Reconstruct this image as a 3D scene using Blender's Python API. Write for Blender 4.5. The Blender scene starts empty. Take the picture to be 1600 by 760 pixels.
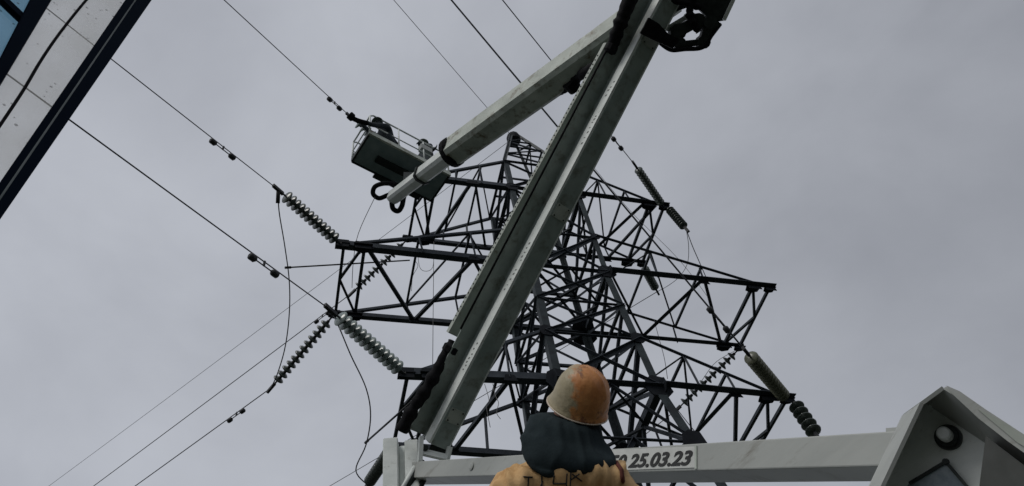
import bpy, bmesh, math, random
from mathutils import Vector as V, Matrix, noise
random.seed(7)
R = math.radians
scn = bpy.context.scene
# ------------------------------------------------------------------ camera, sky, sun, exposure
FPX, PITCH, ROLL = 1210.8, 0.9432, -0.2225
Fw = V((0, math.cos(PITCH), math.sin(PITCH)))
U0 = V((0, -math.sin(PITCH), math.cos(PITCH))); R0 = V((1, 0, 0))
CR = math.cos(ROLL)*R0 + math.sin(ROLL)*U0
CU = -math.sin(ROLL)*R0 + math.cos(ROLL)*U0
cam_d = bpy.data.cameras.new('camera'); cam = bpy.data.objects.new('camera', cam_d)
scn.collection.objects.link(cam); scn.camera = cam
M = Matrix((CR, CU, -Fw)).transposed().to_4x4(); cam.matrix_world = M
cam_d.sensor_width = 36; cam_d.lens = FPX/1600*36; cam_d.clip_start = .05; cam_d.clip_end = 6000
SUN_AZ, SUN_EL = R(238), R(46)          # where the light comes from (math azimuth)
sd = V((math.cos(SUN_AZ)*math.cos(SUN_EL), math.sin(SUN_AZ)*math.cos(SUN_EL), math.sin(SUN_EL)))
sl = bpy.data.lights.new('sun', 'SUN'); sl.energy = 1.15; sl.angle = R(25); sl.color = (1, .975, .93)
so = bpy.data.objects.new('sun', sl); scn.collection.objects.link(so)
so.rotation_euler = sd.to_track_quat('Z', 'Y').to_euler(); so.location = (0, 0, 40)
w = bpy.data.worlds.new('World'); scn.world = w; w.use_nodes = True
nt = w.node_tree; nt.nodes.clear(); N = nt.nodes.new; L = nt.links.new
out = N('ShaderNodeOutputWorld'); bg = N('ShaderNodeBackground'); bg.inputs[1].default_value = .1
sky = N('ShaderNodeTexSky'); sky.sky_type = 'NISHITA'; sky.sun_disc = False
sky.sun_elevation = SUN_EL; sky.sun_rotation = math.pi/2 - SUN_AZ; sky.air_density = 1; sky.dust_density = 4
tc = N('ShaderNodeTexCoord'); mp = N('ShaderNodeMapping'); mp.inputs['Scale'].default_value = (1, 1, 1.6)
n1 = N('ShaderNodeTexNoise'); n1.inputs['Scale'].default_value = 2.6; n1.inputs['Detail'].default_value = 7; n1.inputs['Roughness'].default_value = .5; n1.inputs['Distortion'].default_value = .25
cr = N('ShaderNodeValToRGB')
cr.color_ramp.elements[0].position = .28; cr.color_ramp.elements[0].color = (3.5, 3.66, 4.08, 1)
cr.color_ramp.elements[1].position = .74; cr.color_ramp.elements[1].color = (5.1, 5.32, 5.82, 1)
# the cloud deck is thicker towards one side of the sky (east), thinner in the west
dp = N('ShaderNodeVectorMath'); dp.operation = 'DOT_PRODUCT'; dp.inputs[1].default_value = (-.9, -.05, .28)
mr = N('ShaderNodeMapRange'); mr.inputs[1].default_value = -.75; mr.inputs[2].default_value = .6; mr.inputs[3].default_value = .74; mr.inputs[4].default_value = 1.07
ml = N('ShaderNodeMixRGB'); ml.blend_type = 'MULTIPLY'; ml.inputs[0].default_value = 1
mx = N('ShaderNodeMixRGB'); mx.inputs[0].default_value = .06
L(tc.outputs['Generated'], mp.inputs[0]); L(mp.outputs[0], n1.inputs['Vector']); L(n1.outputs[0], cr.inputs[0])
L(tc.outputs['Generated'], dp.inputs[0]); L(dp.outputs['Value'], mr.inputs[0])
L(cr.outputs[0], ml.inputs[1]); L(mr.outputs[0], ml.inputs[2])
L(ml.outputs[0], mx.inputs[1]); L(sky.outputs[0], mx.inputs[2]); L(mx.outputs[0], bg.inputs[0]); L(bg.outputs[0], out.inputs[0])
vs = scn.view_settings; vs.view_transform = 'Standard'; vs.look = 'None'; vs.gamma = 1; vs.exposure = 0; vs.use_curve_mapping = False

# ------------------------------------------------------------------ helpers
GZ = -1.25        # ground
DZ = .40          # truck deck
def ray(x, y): return (Fw + CR*((x-800)/FPX) - CU*((y-380)/FPX)).normalized()
def P(x, y, d): return ray(x, y)*d
def atz(x, y, z): r = ray(x, y); return r*(z/r.z)
def pj(X): z = X.dot(Fw); return V((800+FPX*X.dot(CR)/z, 380-FPX*X.dot(CU)/z))
def on_plane(x, y, o, n): r = ray(x, y); return r*(o.dot(n)/r.dot(n))
coll = scn.collection
def props(o, label=None, cat=None, group=None, kind=None):
    if label: o['label'] = label
    if cat: o['category'] = cat
    if group: o['group'] = group
    if kind: o['kind'] = kind
    return o
def wloc(o):
    l = V((0, 0, 0))
    while o is not None: l += o.location; o = o.parent
    return l
def thing(name, loc, label, cat, group=None):
    o = bpy.data.objects.new(name, None); o.empty_display_size = .2; coll.objects.link(o); o.location = loc
    return props(o, label, cat, group)
def mk(name, bm, mats, parent=None, origin=None, smooth=False):
    if origin is None:
        if parent: origin = wloc(parent)
        else:
            origin = V((0, 0, 0))
            for v in bm.verts: origin += v.co
            origin /= max(1, len(bm.verts))
    for v in bm.verts: v.co -= origin
    bmesh.ops.recalc_face_normals(bm, faces=bm.faces)
    me = bpy.data.meshes.new(name); bm.to_mesh(me); bm.free()
    if not isinstance(mats, (list, tuple)): mats = [mats]
    for m in mats: me.materials.append(m)
    if smooth:
        for f in me.polygons: f.use_smooth = True
    o = bpy.data.objects.new(name, me); coll.objects.link(o)
    if parent: o.parent = parent; o.location = origin - wloc(parent)
    else: o.location = origin
    return o
def frame(a, b, up):
    d = (b-a).normalized(); s = d.cross(up)
    if s.length < 1e-4: s = d.cross(V((1, .3, 0)))
    s.normalize(); return d, s, s.cross(d).normalized()
def prof(bm, a, b, pts, up, pts2=None, caps=True):
    """extrude a closed 2D profile [(s,u)] from a to b"""
    d, s, u = frame(a, b, up); pts2 = pts2 or pts
    A = [bm.verts.new(a+s*x+u*y) for x, y in pts]; B = [bm.verts.new(b+s*x+u*y) for x, y in pts2]
    n = len(pts)
    fs = [bm.faces.new((A[i], A[(i+1) % n], B[(i+1) % n], B[i])) for i in range(n)]
    if caps: bm.faces.new(A[::-1]); bm.faces.new(B)
    return fs
def rect(w, h, cx=0, cy=0): return [(cx-w/2, cy-h/2), (cx+w/2, cy-h/2), (cx+w/2, cy+h/2), (cx-w/2, cy+h/2)]
def rrect(w, h, r, cx=0, cy=0):
    o = []
    for sx, sy, a0 in ((1, 1, 0), (-1, 1, 90), (-1, -1, 180), (1, -1, 270)):
        for k in range(3):
            a = R(a0+45*k); o.append((cx+sx*(w/2-r)+r*math.cos(a), cy+sy*(h/2-r)+r*math.sin(a)))
    return o
def ell(w, t=.012): return [(0, 0), (w, 0), (w, t), (t, t), (t, w), (0, w)]
def boxbar(bm, a, b, w, h, up=V((0, 0, 1))): return prof(bm, a, b, rect(w, h), up)
def tube(bm, pts, r, n=8, caps=True):
    rs = r if isinstance(r, (list, tuple)) else [r]*len(pts)
    rings = []; ref = None
    for i, p in enumerate(pts):
        d = (pts[min(i+1, len(pts)-1)]-pts[max(i-1, 0)]).normalized()
        if ref is None: ref = d.cross(V((.13, .27, .95))).normalized()
        ref = (ref - d*ref.dot(d)).normalized(); q = d.cross(ref)
        rings.append([bm.verts.new(p+(ref*math.cos(2*math.pi*k/n)+q*math.sin(2*math.pi*k/n))*rs[i]) for k in range(n)])
    for A, B in zip(rings, rings[1:]):
        for k in range(n): bm.faces.new((A[k], A[(k+1) % n], B[(k+1) % n], B[k])).smooth = True
    if caps: bm.faces.new(rings[0][::-1]); bm.faces.new(rings[-1])
def smoothpts(pts, k=6):
    o = []
    for i in range(len(pts)-1):
        p0, p1, p2, p3 = pts[max(i-1, 0)], pts[i], pts[i+1], pts[min(i+2, len(pts)-1)]
        for j in range(k):
            t = j/k
            o.append(.5*((2*p1)+(p2-p0)*t+(2*p0-5*p1+4*p2-p3)*t*t+(3*p1-p0-3*p2+p3)*t**3))
    o.append(pts[-1]); return o
def plate(bm, pts, n, t):
    """flat polygon of 3D points, thickness t along n"""
    A = [bm.verts.new(p-n*t/2) for p in pts]; B = [bm.verts.new(p+n*t/2) for p in pts]; k = len(pts)
    for i in range(k): bm.faces.new((A[i], A[(i+1) % k], B[(i+1) % k], B[i]))
    bm.faces.new(A[::-1]); bm.faces.new(B)
def lathe(bm, o, ax, pr, n=16):
    """pr: [(along, radius)]"""
    ax = ax.normalized(); s = ax.orthogonal().normalized(); q = ax.cross(s); rings = []
    for z, r in pr:
        if r < 1e-5: rings.append([bm.verts.new(o+ax*z)])
        else: rings.append([bm.verts.new(o+ax*z+(s*math.cos(2*math.pi*k/n)+q*math.sin(2*math.pi*k/n))*r) for k in range(n)])
    for A, B in zip(rings, rings[1:]):
        if len(A) == 1 and len(B) == 1: continue
        for k in range(n):
            k2 = (k+1) % n
            if len(A) == 1: bm.faces.new((A[0], B[k2], B[k]))
            elif len(B) == 1: bm.faces.new((A[k], A[k2], B[0]))
            else: bm.faces.new((A[k], A[k2], B[k2], B[k]))
    if len(rings[0]) > 1: bm.faces.new(rings[0][::-1])
    if len(rings[-1]) > 1: bm.faces.new(rings[-1])
def BM(): return bmesh.new()

# ------------------------------------------------------------------ materials
def mat(name, c1, c2=None, rough=.6, scale=4, spec=.4, metal=0, bump=0, bscale=40, c3=None, th=(.62, .72), sscale=12, stretch=(1, 1, 1), obj=True):
    m = bpy.data.materials.new(name); m.use_nodes = True; t = m.node_tree; b = t.nodes['Principled BSDF']
    b.inputs['Roughness'].default_value = rough; b.inputs['Metallic'].default_value = metal
    b.inputs['Specular IOR Level'].default_value = spec
    c2 = c2 or c1
    tc = t.nodes.new('ShaderNodeTexCoord'); mp = t.nodes.new('ShaderNodeMapping'); mp.inputs['Scale'].default_value = stretch
    t.links.new(tc.outputs['Object'], mp.inputs[0])
    n = t.nodes.new('ShaderNodeTexNoise'); n.inputs['Scale'].default_value = scale; n.inputs['Detail'].default_value = 6; n.inputs['Roughness'].default_value = .6
    t.links.new(mp.outputs[0], n.inputs['Vector'])
    r = t.nodes.new('ShaderNodeValToRGB'); r.color_ramp.elements[0].position = .35; r.color_ramp.elements[1].position = .66
    r.color_ramp.elements[0].color = (*c1, 1); r.color_ramp.elements[1].color = (*c2, 1)
    t.links.new(n.outputs[0], r.inputs[0]); col = r.outputs[0]
    if c3:
        n2 = t.nodes.new('ShaderNodeTexNoise'); n2.inputs['Scale'].default_value = sscale; n2.inputs['Detail'].default_value = 8; n2.inputs['Roughness'].default_value = .7
        t.links.new(mp.outputs[0], n2.inputs['Vector'])
        q = t.nodes.new('ShaderNodeMapRange'); q.inputs[1].default_value = th[0]; q.inputs[2].default_value = th[1]
        t.links.new(n2.outputs[0], q.inputs[0])
        x = t.nodes.new('ShaderNodeMixRGB'); x.inputs[2].default_value = (*c3, 1)
        t.links.new(q.outputs[0], x.inputs[0]); t.links.new(col, x.inputs[1]); col = x.outputs[0]
    t.links.new(col, b.inputs['Base Color'])
    if bump:
        n3 = t.nodes.new('ShaderNodeTexNoise'); n3.inputs['Scale'].default_value = bscale; n3.inputs['Detail'].default_value = 4
        bp = t.nodes.new('ShaderNodeBump'); bp.inputs['Strength'].default_value = bump; bp.inputs['Distance'].default_value = .02
        t.links.new(mp.outputs[0], n3.inputs['Vector']); t.links.new(n3.outputs[0], bp.inputs['Height']); t.links.new(bp.outputs[0], b.inputs['Normal'])
    return m
m_steel = mat('tower_steel', (.034, .041, .051), (.062, .072, .085), spec=.15, rough=.62, scale=3, c3=(.03, .022, .018), sscale=5)
m_leg = mat('tower_leg_steel', (.024, .032, .035), (.050, .063, .068), spec=.15, rough=.5, scale=2.5, c3=(.028, .03, .034), th=(.5, .68), sscale=4)
m_gus = mat('gusset_steel', (.008, .010, .013), (.014, .017, .022), spec=.15, rough=.7, scale=4)
m_glass = mat('insulator_glass', (.12, .16, .15), (.26, .31, .29), rough=.18, scale=6, spec=.6)
m_glassd = mat('insulator_dark_glass', (.035, .045, .04), (.10, .12, .105), rough=.2, scale=6, spec=.6)
m_glasso = mat('insulator_olive_glass', (.075, .08, .05), (.14, .145, .095), rough=.25, scale=6, spec=.6)
m_cap = mat('cap_iron', (.02, .022, .025), (.035, .036, .038), rough=.6)
m_wire = mat('aluminium_conductor', (.06, .063, .07), (.10, .105, .115), rough=.5, metal=.3, scale=20)
m_rope = mat('rope', (.10, .10, .10), (.16, .16, .155), rough=.9, scale=30)
m_white = mat('lift_paint', (.60, .64, .61), (.80, .83, .80), rough=.42, scale=1.6, spec=.35, c3=(.30, .30, .25), th=(.60, .74), sscale=5, stretch=(1, 1, 2), bump=.12, bscale=9)
m_low = mat('lower_boom_paint', (.33, .345, .325), (.42, .435, .41), rough=.45, scale=1.1, spec=.3, c3=(.20, .19, .16), th=(.55, .75), sscale=5, stretch=(.35, .35, 1.5), bump=.12, bscale=7)
m_link = mat('link_paint', (.30, .33, .29), (.44, .47, .42), rough=.5, scale=2.2, spec=.3, c3=(.16, .14, .10), th=(.56, .7), sscale=5)
m_boom = mat('boom_green_grey_paint', (.23, .28, .26), (.33, .375, .35), rough=.5, scale=1.8, spec=.25, c3=(.13, .13, .10), th=(.50, .72), sscale=5, stretch=(1, 1, .35), bump=.1, bscale=9)
m_white2 = mat('lift_paint_worn', (.32, .355, .31), (.50, .54, .48), rough=.5, scale=2.2, spec=.35, c3=(.14, .115, .07), th=(.52, .66), sscale=3.5, bump=.15, bscale=9)
m_grey = mat('lift_bracket_paint', (.50, .53, .51), (.72, .75, .72), rough=.4, scale=2.5, spec=.4, c3=(.22, .22, .2), th=(.6, .8), sscale=7, bump=.1, bscale=12)
m_dgrey = mat('dark_machine_metal', (.016, .021, .020), (.036, .044, .042), spec=.2, rough=.5, scale=8)
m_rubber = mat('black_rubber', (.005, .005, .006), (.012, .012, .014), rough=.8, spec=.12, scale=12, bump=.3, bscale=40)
m_ground = mat('wet_grass_and_mud', (.014, .019, .011), (.026, .032, .02), rough=.9, scale=.6, c3=(.02, .026, .014), th=(.5, .6), sscale=.15, bump=.6, bscale=18)
m_deck = mat('deck_plate', (.05, .055, .055), (.08, .085, .08), rough=.5, scale=5, metal=.3)
m_jacket = mat('orange_jacket_cloth', (.50, .30, .13), (.68, .46, .24), rough=.9, scale=4, spec=.1, c3=(.34, .17, .06), th=(.50, .70), sscale=6, bump=.12, bscale=120)
m_strip = mat('dark_red_piping', (.075, .018, .012), (.12, .03, .02), rough=.8)
m_hood = mat('dark_hood_cloth', (.015, .022, .024), (.030, .042, .047), rough=.95, scale=4, spec=.08, bump=.1, bscale=120)
m_trous = mat('dark_trousers', (.02, .025, .035), (.035, .04, .055), rough=.9, bump=.4)
m_skin = mat('skin', (.40, .20, .14), (.52, .29, .21), rough=.5, scale=9)
m_hair = mat('dark_hair', (.02, .016, .012), (.04, .03, .025), rough=.7)
m_hat = mat('orange_hard_hat', (.46, .17, .055), (.62, .29, .10), rough=.45, scale=9, spec=.35, c3=(.22, .09, .04), th=(.52, .62), sscale=16, bump=.25, bscale=45, stretch=(1, 1, .45))
def pale_side(m, c, axis, k0, k1):
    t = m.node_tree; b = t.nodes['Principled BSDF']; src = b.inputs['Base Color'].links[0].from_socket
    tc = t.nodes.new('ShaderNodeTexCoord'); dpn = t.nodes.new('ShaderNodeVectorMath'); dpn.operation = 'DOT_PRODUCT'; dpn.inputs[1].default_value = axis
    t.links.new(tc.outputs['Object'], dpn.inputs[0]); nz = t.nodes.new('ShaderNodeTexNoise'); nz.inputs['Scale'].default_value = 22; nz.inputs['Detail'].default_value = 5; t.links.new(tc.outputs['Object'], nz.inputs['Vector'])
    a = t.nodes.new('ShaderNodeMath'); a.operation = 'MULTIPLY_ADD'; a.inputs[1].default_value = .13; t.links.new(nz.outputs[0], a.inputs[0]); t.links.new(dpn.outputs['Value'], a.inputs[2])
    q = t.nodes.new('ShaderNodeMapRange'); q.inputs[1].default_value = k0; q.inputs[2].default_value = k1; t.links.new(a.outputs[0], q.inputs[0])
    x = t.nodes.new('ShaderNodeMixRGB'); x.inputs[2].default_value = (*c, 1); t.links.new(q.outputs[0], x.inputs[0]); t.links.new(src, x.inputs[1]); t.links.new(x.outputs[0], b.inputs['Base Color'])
m_hatrim = mat('pale_hat_rim', (.5, .42, .33), (.6, .5, .4), rough=.4)
m_work = mat('work_overall', (.022, .03, .038), (.05, .06, .07), rough=.9)
m_ink = mat('black_stencil_paint', (.015, .015, .015), (.03, .03, .03), rough=.7)
m_navy = mat('navy_frame_paint', (.003, .007, .016), (.005, .011, .022), rough=.6, scale=4, spec=.02)
m_seal = mat('grey_window_seal', (.16, .19, .19), (.26, .29, .29), rough=.5, scale=12)
def glassy(name, dirt, amt, tint):
    m = bpy.data.materials.new(name); m.use_nodes = True; t = m.node_tree; t.nodes.clear(); Nn = t.nodes.new
    o = Nn('ShaderNodeOutputMaterial'); tr = Nn('ShaderNodeBsdfTransparent'); tr.inputs[0].default_value = (*tint, 1)
    df = Nn('ShaderNodeBsdfDiffuse'); tl = Nn('ShaderNodeBsdfTranslucent'); gl = Nn('ShaderNodeBsdfGlossy'); gl.inputs['Roughness'].default_value = .05
    tcn = Nn('ShaderNodeTexCoord'); a = Nn('ShaderNodeTexNoise'); a.inputs['Scale'].default_value = 9; a.inputs['Detail'].default_value = 6
    vo = Nn('ShaderNodeTexVoronoi'); vo.inputs['Scale'].default_value = 80; vo.inputs['Randomness'].default_value = 1
    t.links.new(tcn.outputs['Object'], a.inputs['Vector']); t.links.new(tcn.outputs['Object'], vo.inputs['Vector'])
    mr1 = Nn('ShaderNodeMapRange'); mr1.inputs[1].default_value = .3; mr1.inputs[2].default_value = .75; mr1.inputs[3].default_value = amt*.55; mr1.inputs[4].default_value = amt*1.35
    t.links.new(a.outputs[0], mr1.inputs[0])
    # drops: a random few of the cells carry a small speck
    sp = Nn('ShaderNodeSeparateColor'); t.links.new(vo.outputs['Color'], sp.inputs[0])
    siz = Nn('ShaderNodeMapRange'); siz.inputs[1].default_value = .42; siz.inputs[2].default_value = 1; siz.inputs[3].default_value = 0; siz.inputs[4].default_value = .3
    t.links.new(sp.outputs[0], siz.inputs[0])
    lt = Nn('ShaderNodeMath'); lt.operation = 'SUBTRACT'; t.links.new(siz.outputs[0], lt.inputs[0]); t.links.new(vo.outputs['Distance'], lt.inputs[1])
    st = Nn('ShaderNodeMapRange'); st.inputs[1].default_value = 0; st.inputs[2].default_value = .12; st.inputs[3].default_value = 0; st.inputs[4].default_value = .75
    t.links.new(lt.outputs[0], st.inputs[0])
    ad = Nn('ShaderNodeMath'); ad.operation = 'MAXIMUM'; t.links.new(mr1.outputs[0], ad.inputs[0]); t.links.new(st.outputs[0], ad.inputs[1])
    cm = Nn('ShaderNodeMixRGB'); cm.inputs[1].default_value = (*dirt, 1); cm.inputs[2].default_value = (.24, .24, .25, 1); t.links.new(st.outputs[0], cm.inputs[0])
    t.links.new(cm.outputs[0], df.inputs[0]); t.links.new(cm.outputs[0], tl.inputs[0])
    x1 = Nn('ShaderNodeMixShader'); x1.inputs[0].default_value = .6; t.links.new(df.outputs[0], x1.inputs[1]); t.links.new(tl.outputs[0], x1.inputs[2])
    x2 = Nn('ShaderNodeMixShader'); t.links.new(ad.outputs[0], x2.inputs[0]); t.links.new(tr.outputs[0], x2.inputs[1]); t.links.new(x1.outputs[0], x2.inputs[2])
    x3 = Nn('ShaderNodeMixShader'); x3.inputs[0].default_value = .05; t.links.new(x2.outputs[0], x3.inputs[1]); t.links.new(gl.outputs[0], x3.inputs[2])
    t.links.new(x3.outputs[0], o.inputs[0]); return m
m_pane = glassy('rain_speckled_glass', (.95, .92, .84), .26, (.96, .96, .95))
m_pane2 = glassy('tinted_blue_glass', (.25, .42, .5), .25, (.5, .68, .78))

# ------------------------------------------------------------------ ground
bm = BM()
g = 60; S = 1500
for i in range(g+1):
    for j in range(g+1):
        x = (i/g*2-1); y = (j/g*2-1); x = math.copysign(abs(x)**2.2, x)*S; y = math.copysign(abs(y)**2.2, y)*S
        r = math.hypot(x, y)
        bm.verts.new((x, y, GZ + (noise.noise(V((x*.02, y*.02, 0)))*1.4*min(1, max(0, (r-25)/60)))))
bm.verts.ensure_lookup_table()
for i in range(g):
    for j in range(g):
        a = i*(g+1)+j; bm.faces.new([bm.verts[k] for k in (a, a+g+1, a+g+2, a+1)])
props(mk('ground', bm, m_ground, origin=V((0, 0, GZ))), kind='structure')

# ------------------------------------------------------------------ lattice tower
TX, TY, YAW = .848, 12.893, .4018
zL, zM, zT, zP, HH = 10.844, 14.909, 18.508, 23.8, 1.5317
aL, aM, aT, W = 4.1076, 5.5, 3.6207, 1.0451
cyw, syw = math.cos(YAW), math.sin(YAW)
def tw(x, y, z): return V((x*cyw-y*syw+TX, x*syw+y*cyw+TY, z))
def half(z):
    k = [(GZ, 2.55), (zL, 1.1526), (zM, 1.03), (zT, 1.06), (zT+HH, 1.02), (zP, .10)]
    for (a, p), (b, q) in zip(k, k[1:]):
        if z <= b+1e-6: return p+(q-p)*(z-a)/(b-a)
    return .1
def corner(i, z):
    h = half(z); s = ((-1, -1), (1, -1), (1, 1), (-1, 1))[i]; return tw(s[0]*h, s[1]*h, z)
tower = thing('lattice_tower', tw(0, 0, GZ), 'tall dark steel lattice transmission tower with three pairs of crossarms under the grey sky', 'pylon')
up = V((0, 0, 1))
def angle_bar(name, a, b, wd, m, par, upv=up, t=.012):
    bm = BM(); prof(bm, a, b, ell(wd, t), upv); return mk(name, bm, m, par)
def gusset(par, c, s, n, u, name='gusset_plate', shape=0):
    """plate round node c; n normal"""
    v = n.cross(u).normalized(); u = v.cross(n).normalized()
    pts = ([(-1, -.5), (-.5, -1), (.6, -.9), (1, -.3), (.8, .6), (.2, 1), (-.7, .8)] if shape == 0 else [(-1.1, -.6), (1.1, -.6), (1, .5), (.3, .7), (-.9, .6)])
    bm = BM(); plate(bm, [c+v*x*s+u*y*s for x, y in pts], n, .02); return mk(name, bm, m_gus, par)
# legs
for i in range(4):
    bm = BM(); lv = [GZ, zL, zM, zT, zT+HH]
    sx, sy = ((1, 1), (-1, 1), (-1, -1), (1, -1))[i]
    for a, b in zip(lv, lv[1:]):
        wd = .2 if a < zL else .17 if a < zM else .14
        A, B = corner(i, a), corner(i, b+.001)
        X = (tw(sx, 0, 0)-tw(0, 0, 0)); Y = (tw(0, sy, 0)-tw(0, 0, 0)); t = .022
        pr = [(0, 0), (wd, 0), (wd, t), (t, t), (t, wd), (0, wd)]
        va = [bm.verts.new(A+X*x+Y*y) for x, y in pr]; vb = [bm.verts.new(B+X*x+Y*y) for x, y in pr]
        for k in range(6): bm.faces.new((va[k], va[(k+1) % 6], vb[(k+1) % 6], vb[k]))
        bm.faces.new(va[::-1]); bm.faces.new(vb)
    mk('leg', bm, m_leg, tower)
for i in range(4):
    A = corner(i, GZ); bm = BM(); prof(bm, A-up*.5, A+up*.35, rect(.9, .9), V((cyw, syw, 0)), rect(.6, .6)); mk('concrete_foot', bm, mat('concrete', (.25, .25, .24), (.35, .34, .33), rough=.9) if i == 0 else bpy.data.materials['concrete'], tower)
# body bracing: each face, panel by panel
levels = [GZ+.4, 3.2, 6.9, 9.25, zL, zL+HH, 13.6, zM, zM+HH, zT, zT+HH]
def facen(i):
    return (tw(0, -1, 0)-tw(0, 0, 0), tw(1, 0, 0)-tw(0, 0, 0), tw(0, 1, 0)-tw(0, 0, 0), tw(-1, 0, 0)-tw(0, 0, 0))[i]
for i in range(4):
    j = (i+1) % 4; nf = facen(i)
    for k, (a, b) in enumerate(zip(levels, levels[1:])):
        wd = .1 if a < 8 else .075
        if a >= zL-.01: wd = .10 if a < zL+.1 else .07
        A0, A1, B0, B1 = corner(i, a), corner(j, a), corner(i, b), corner(j, b)
        if b < zL+.1 and a > 3:      # K bracing lower down
            mid = (B0+B1)/2
            angle_bar('body_brace', A0-nf*.03, mid-nf*.03, wd, m_steel, tower, nf); angle_bar('body_brace', A1-nf*.05, mid-nf*.05, wd, m_steel, tower, nf)
        else:
            angle_bar('body_brace', A0+nf*.0-nf*.02, B1-nf*.02, wd, m_steel, tower, nf); angle_bar('body_brace', A1-nf*.04, B0-nf*.04, wd, m_steel, tower, nf)
        if k > 0:
            angle_bar('horizontal_beam', A0-nf*.07, A1-nf*.07, (.17 if abs(a-zL) < .01 else .12) if abs(a-zL) < .01 or abs(a-zM) < .01 or abs(a-zT) < .01 else .07, m_steel, tower, up)
    angle_bar('horizontal_beam', corner(i, zT+HH)-nf*.02, corner(j, zT+HH)-nf*.02, .08, m_steel, tower, up)
for z in (6.9, zL, zM, zM+HH, zT):   # plan bracing
    for i in (0, 1): angle_bar('plan_brace', corner(i, z)+up*(.03+.09*i), corner(i+2, z)+up*(.03+.09*i), .07, m_steel, tower, up)
for z in (zL, zM, zT):      # inner diamonds
    for i in range(4):
        j = (i+1) % 4; k = (i+2) % 4
        angle_bar('plan_brace', (corner(i, z)+corner(j, z))/2-up*.05, (corner(j, z)+corner(k, z))/2-up*.05, .055, m_steel, tower, up)
# big gussets on legs
for i in range(4):
    nf = facen(0) if i in (0, 1) else facen(2)
    for z, s in ((zL, .30), (zM, .24), (zT, .18), (zM+HH, .13), (zL+HH, .17), (9.25, .26)):
        c = corner(i, z)
        s2 = 1 if i in (0, 3) else -1
        gusset(tower, c+nf*.02+(tw(s2, 0, 0)-tw(0, 0, 0))*s*.3, s, nf, up)
    if i in (0, 1, 2):
        for z, s in ((zL, .2), (zM, .18)):
            nn = facen(1) if i in (1, 2) else facen(3)
            gusset(tower, corner(i, z)+nn*.02, s, nn, up)
for z in (zM, zL):
    gusset(tower, corner(2, z)-facen(2)*.05-facen(1)*.1, .36, V((.2, -.7, -.7)).normalized(), up)
# peak
pk = BM(); apex = tw(0, 0, zP)
for i in range(4):
    A = corner(i, zT+HH); B = corner(i, zP); prof(pk, A, B, ell(.085, .016), V((0, 0, 1)))
peak = mk('peak', pk, m_leg, tower)
pl = [zT+HH, zT+HH+1.0, zT+HH+1.9, zT+HH+2.7, zT+HH+3.3]
for i in range(4):
    j = (i+1) % 4
    for k, (a, b) in enumerate(zip(pl, pl[1:])):
        if k: angle_bar('peak_brace', corner(i, a), corner(j, a), .055, m_steel, peak, up)
        q = (i, j) if k % 2 else (j, i)
        if i < 2: angle_bar('peak_brace', corner(q[0], a), corner(q[1], b), .045, m_steel, peak, up)
bm = BM(); lathe(bm, apex-up*.28, up, [(-.05, .10), (.03, .22), (.2, .25), (.36, .22), (.44, .08)], 12); boxbar(bm, apex-up*.1-CR*.2, apex-up*.1+CR*.2, .1, .12)
mk('top_clamp', bm, m_gus, peak)
# maintenance sign-like plate-free crossarms
def crossarm(side, z, a, b, tb, pattern, wd):
    sg = 1 if side == 'R' else -1
    def nod(t, q, dz=0):   # t from body (0) to tip (1)
        x = b+(a-b)*t; y = b+(W-b)*t
        return tw(sg*x, q*y, z+dz)
    def tie(t, q):
        A = tw(sg*tb, q*tb, z+HH); B = nod(1-.25/(a-b), q, .06); return A.lerp(B, t)
    bm = BM()
    for q in (-1, 1):
        prof(bm, nod(0, q), nod(1+.10/(a-b)*(1.6 if q < 0 else 1), q), ell(wd if q < 0 else wd*.8, .016), up)
        prof(bm, tie(0, q), tie(1, q), ell(.075, .014), up)
    arm = mk('crossarm', bm, m_steel, tower)
    ti = 1-.47/(a-b); K = nod(1, -1).lerp(nod(1, 1), .5)
    B_ = []
    for seg in pattern:
        (q1, t1), (q2, t2), w_ = seg
        B_.append((nod(t1, q1, .02), nod(t2, q2, .02), w_))
    B_ += [(nod(ti, -1, .03), nod(ti, 1, .03), .075), (nod(1, -1, .01), nod(1, 1, .01), .07), (nod(ti, -1, .05), K, .06), (K+up*.02, nod(ti, 1, .05), .06)]
    for t in (.33, .64):
        B_.append((tie(t, -1), tie(t, 1), .055))
        for q in (-1, 1): B_.append((tie(t, q), nod(t*.92, q), .05))
    B_.append((tie(.33, -1), tie(.64, 1), .04)); B_.append((tie(0, 1), tie(.33, -1), .04))
    for A, B, w_ in B_: 
        o = BM(); prof(o, A, B, ell(w_, .012), up); mk('lattice_brace', o, m_steel, arm)
    X = (tw(1, 0, 0)-tw(0, 0, 0))
    for q in (-1, 1):
        for t, s in ((ti, .17), (1, .13)):
            o = BM(); c = nod(t, q, -.02); Y = tw(0, 1, 0)-tw(0, 0, 0)
            plate(o, [c+X*x*s+Y*y*s for x, y in ((-1.3, -.6), (1.3, -.6), (1.0, .8), (0, 1.1), (-1, .8))], up, .02)
            prof(o, c-X*s*1.1-Y*.05, c+X*s*1.1-Y*.05, rect(.012, .26 if q < 0 else .2), up)
            mk('gusset_plate', o, m_gus, arm)
    for (q, t) in {p for seg in pattern for p in seg[:2]}:
        if 0 < t < ti-.02:
            o = BM(); c = nod(t, q, -.015); plate(o, [c+X*x*.15+up*y*.12+V((0, 0, 0)) for x, y in ((-1, -.6), (1, -.6), (.6, .8), (-.6, .8))], (tw(0, 1, 0)-tw(0, 0, 0)), .016); mk('gusset_plate', o, m_gus, arm)
    return nod
pR = [((1, .36), (-1, .58), .11), ((-1, .58), (1, .87), .075), ((-1, 0), (1, .36), .06)]
pL = [((-1, .31), (1, .56), .085), ((1, .56), (-1, .87), .085), ((1, 0), (-1, .31), .07)]
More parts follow.
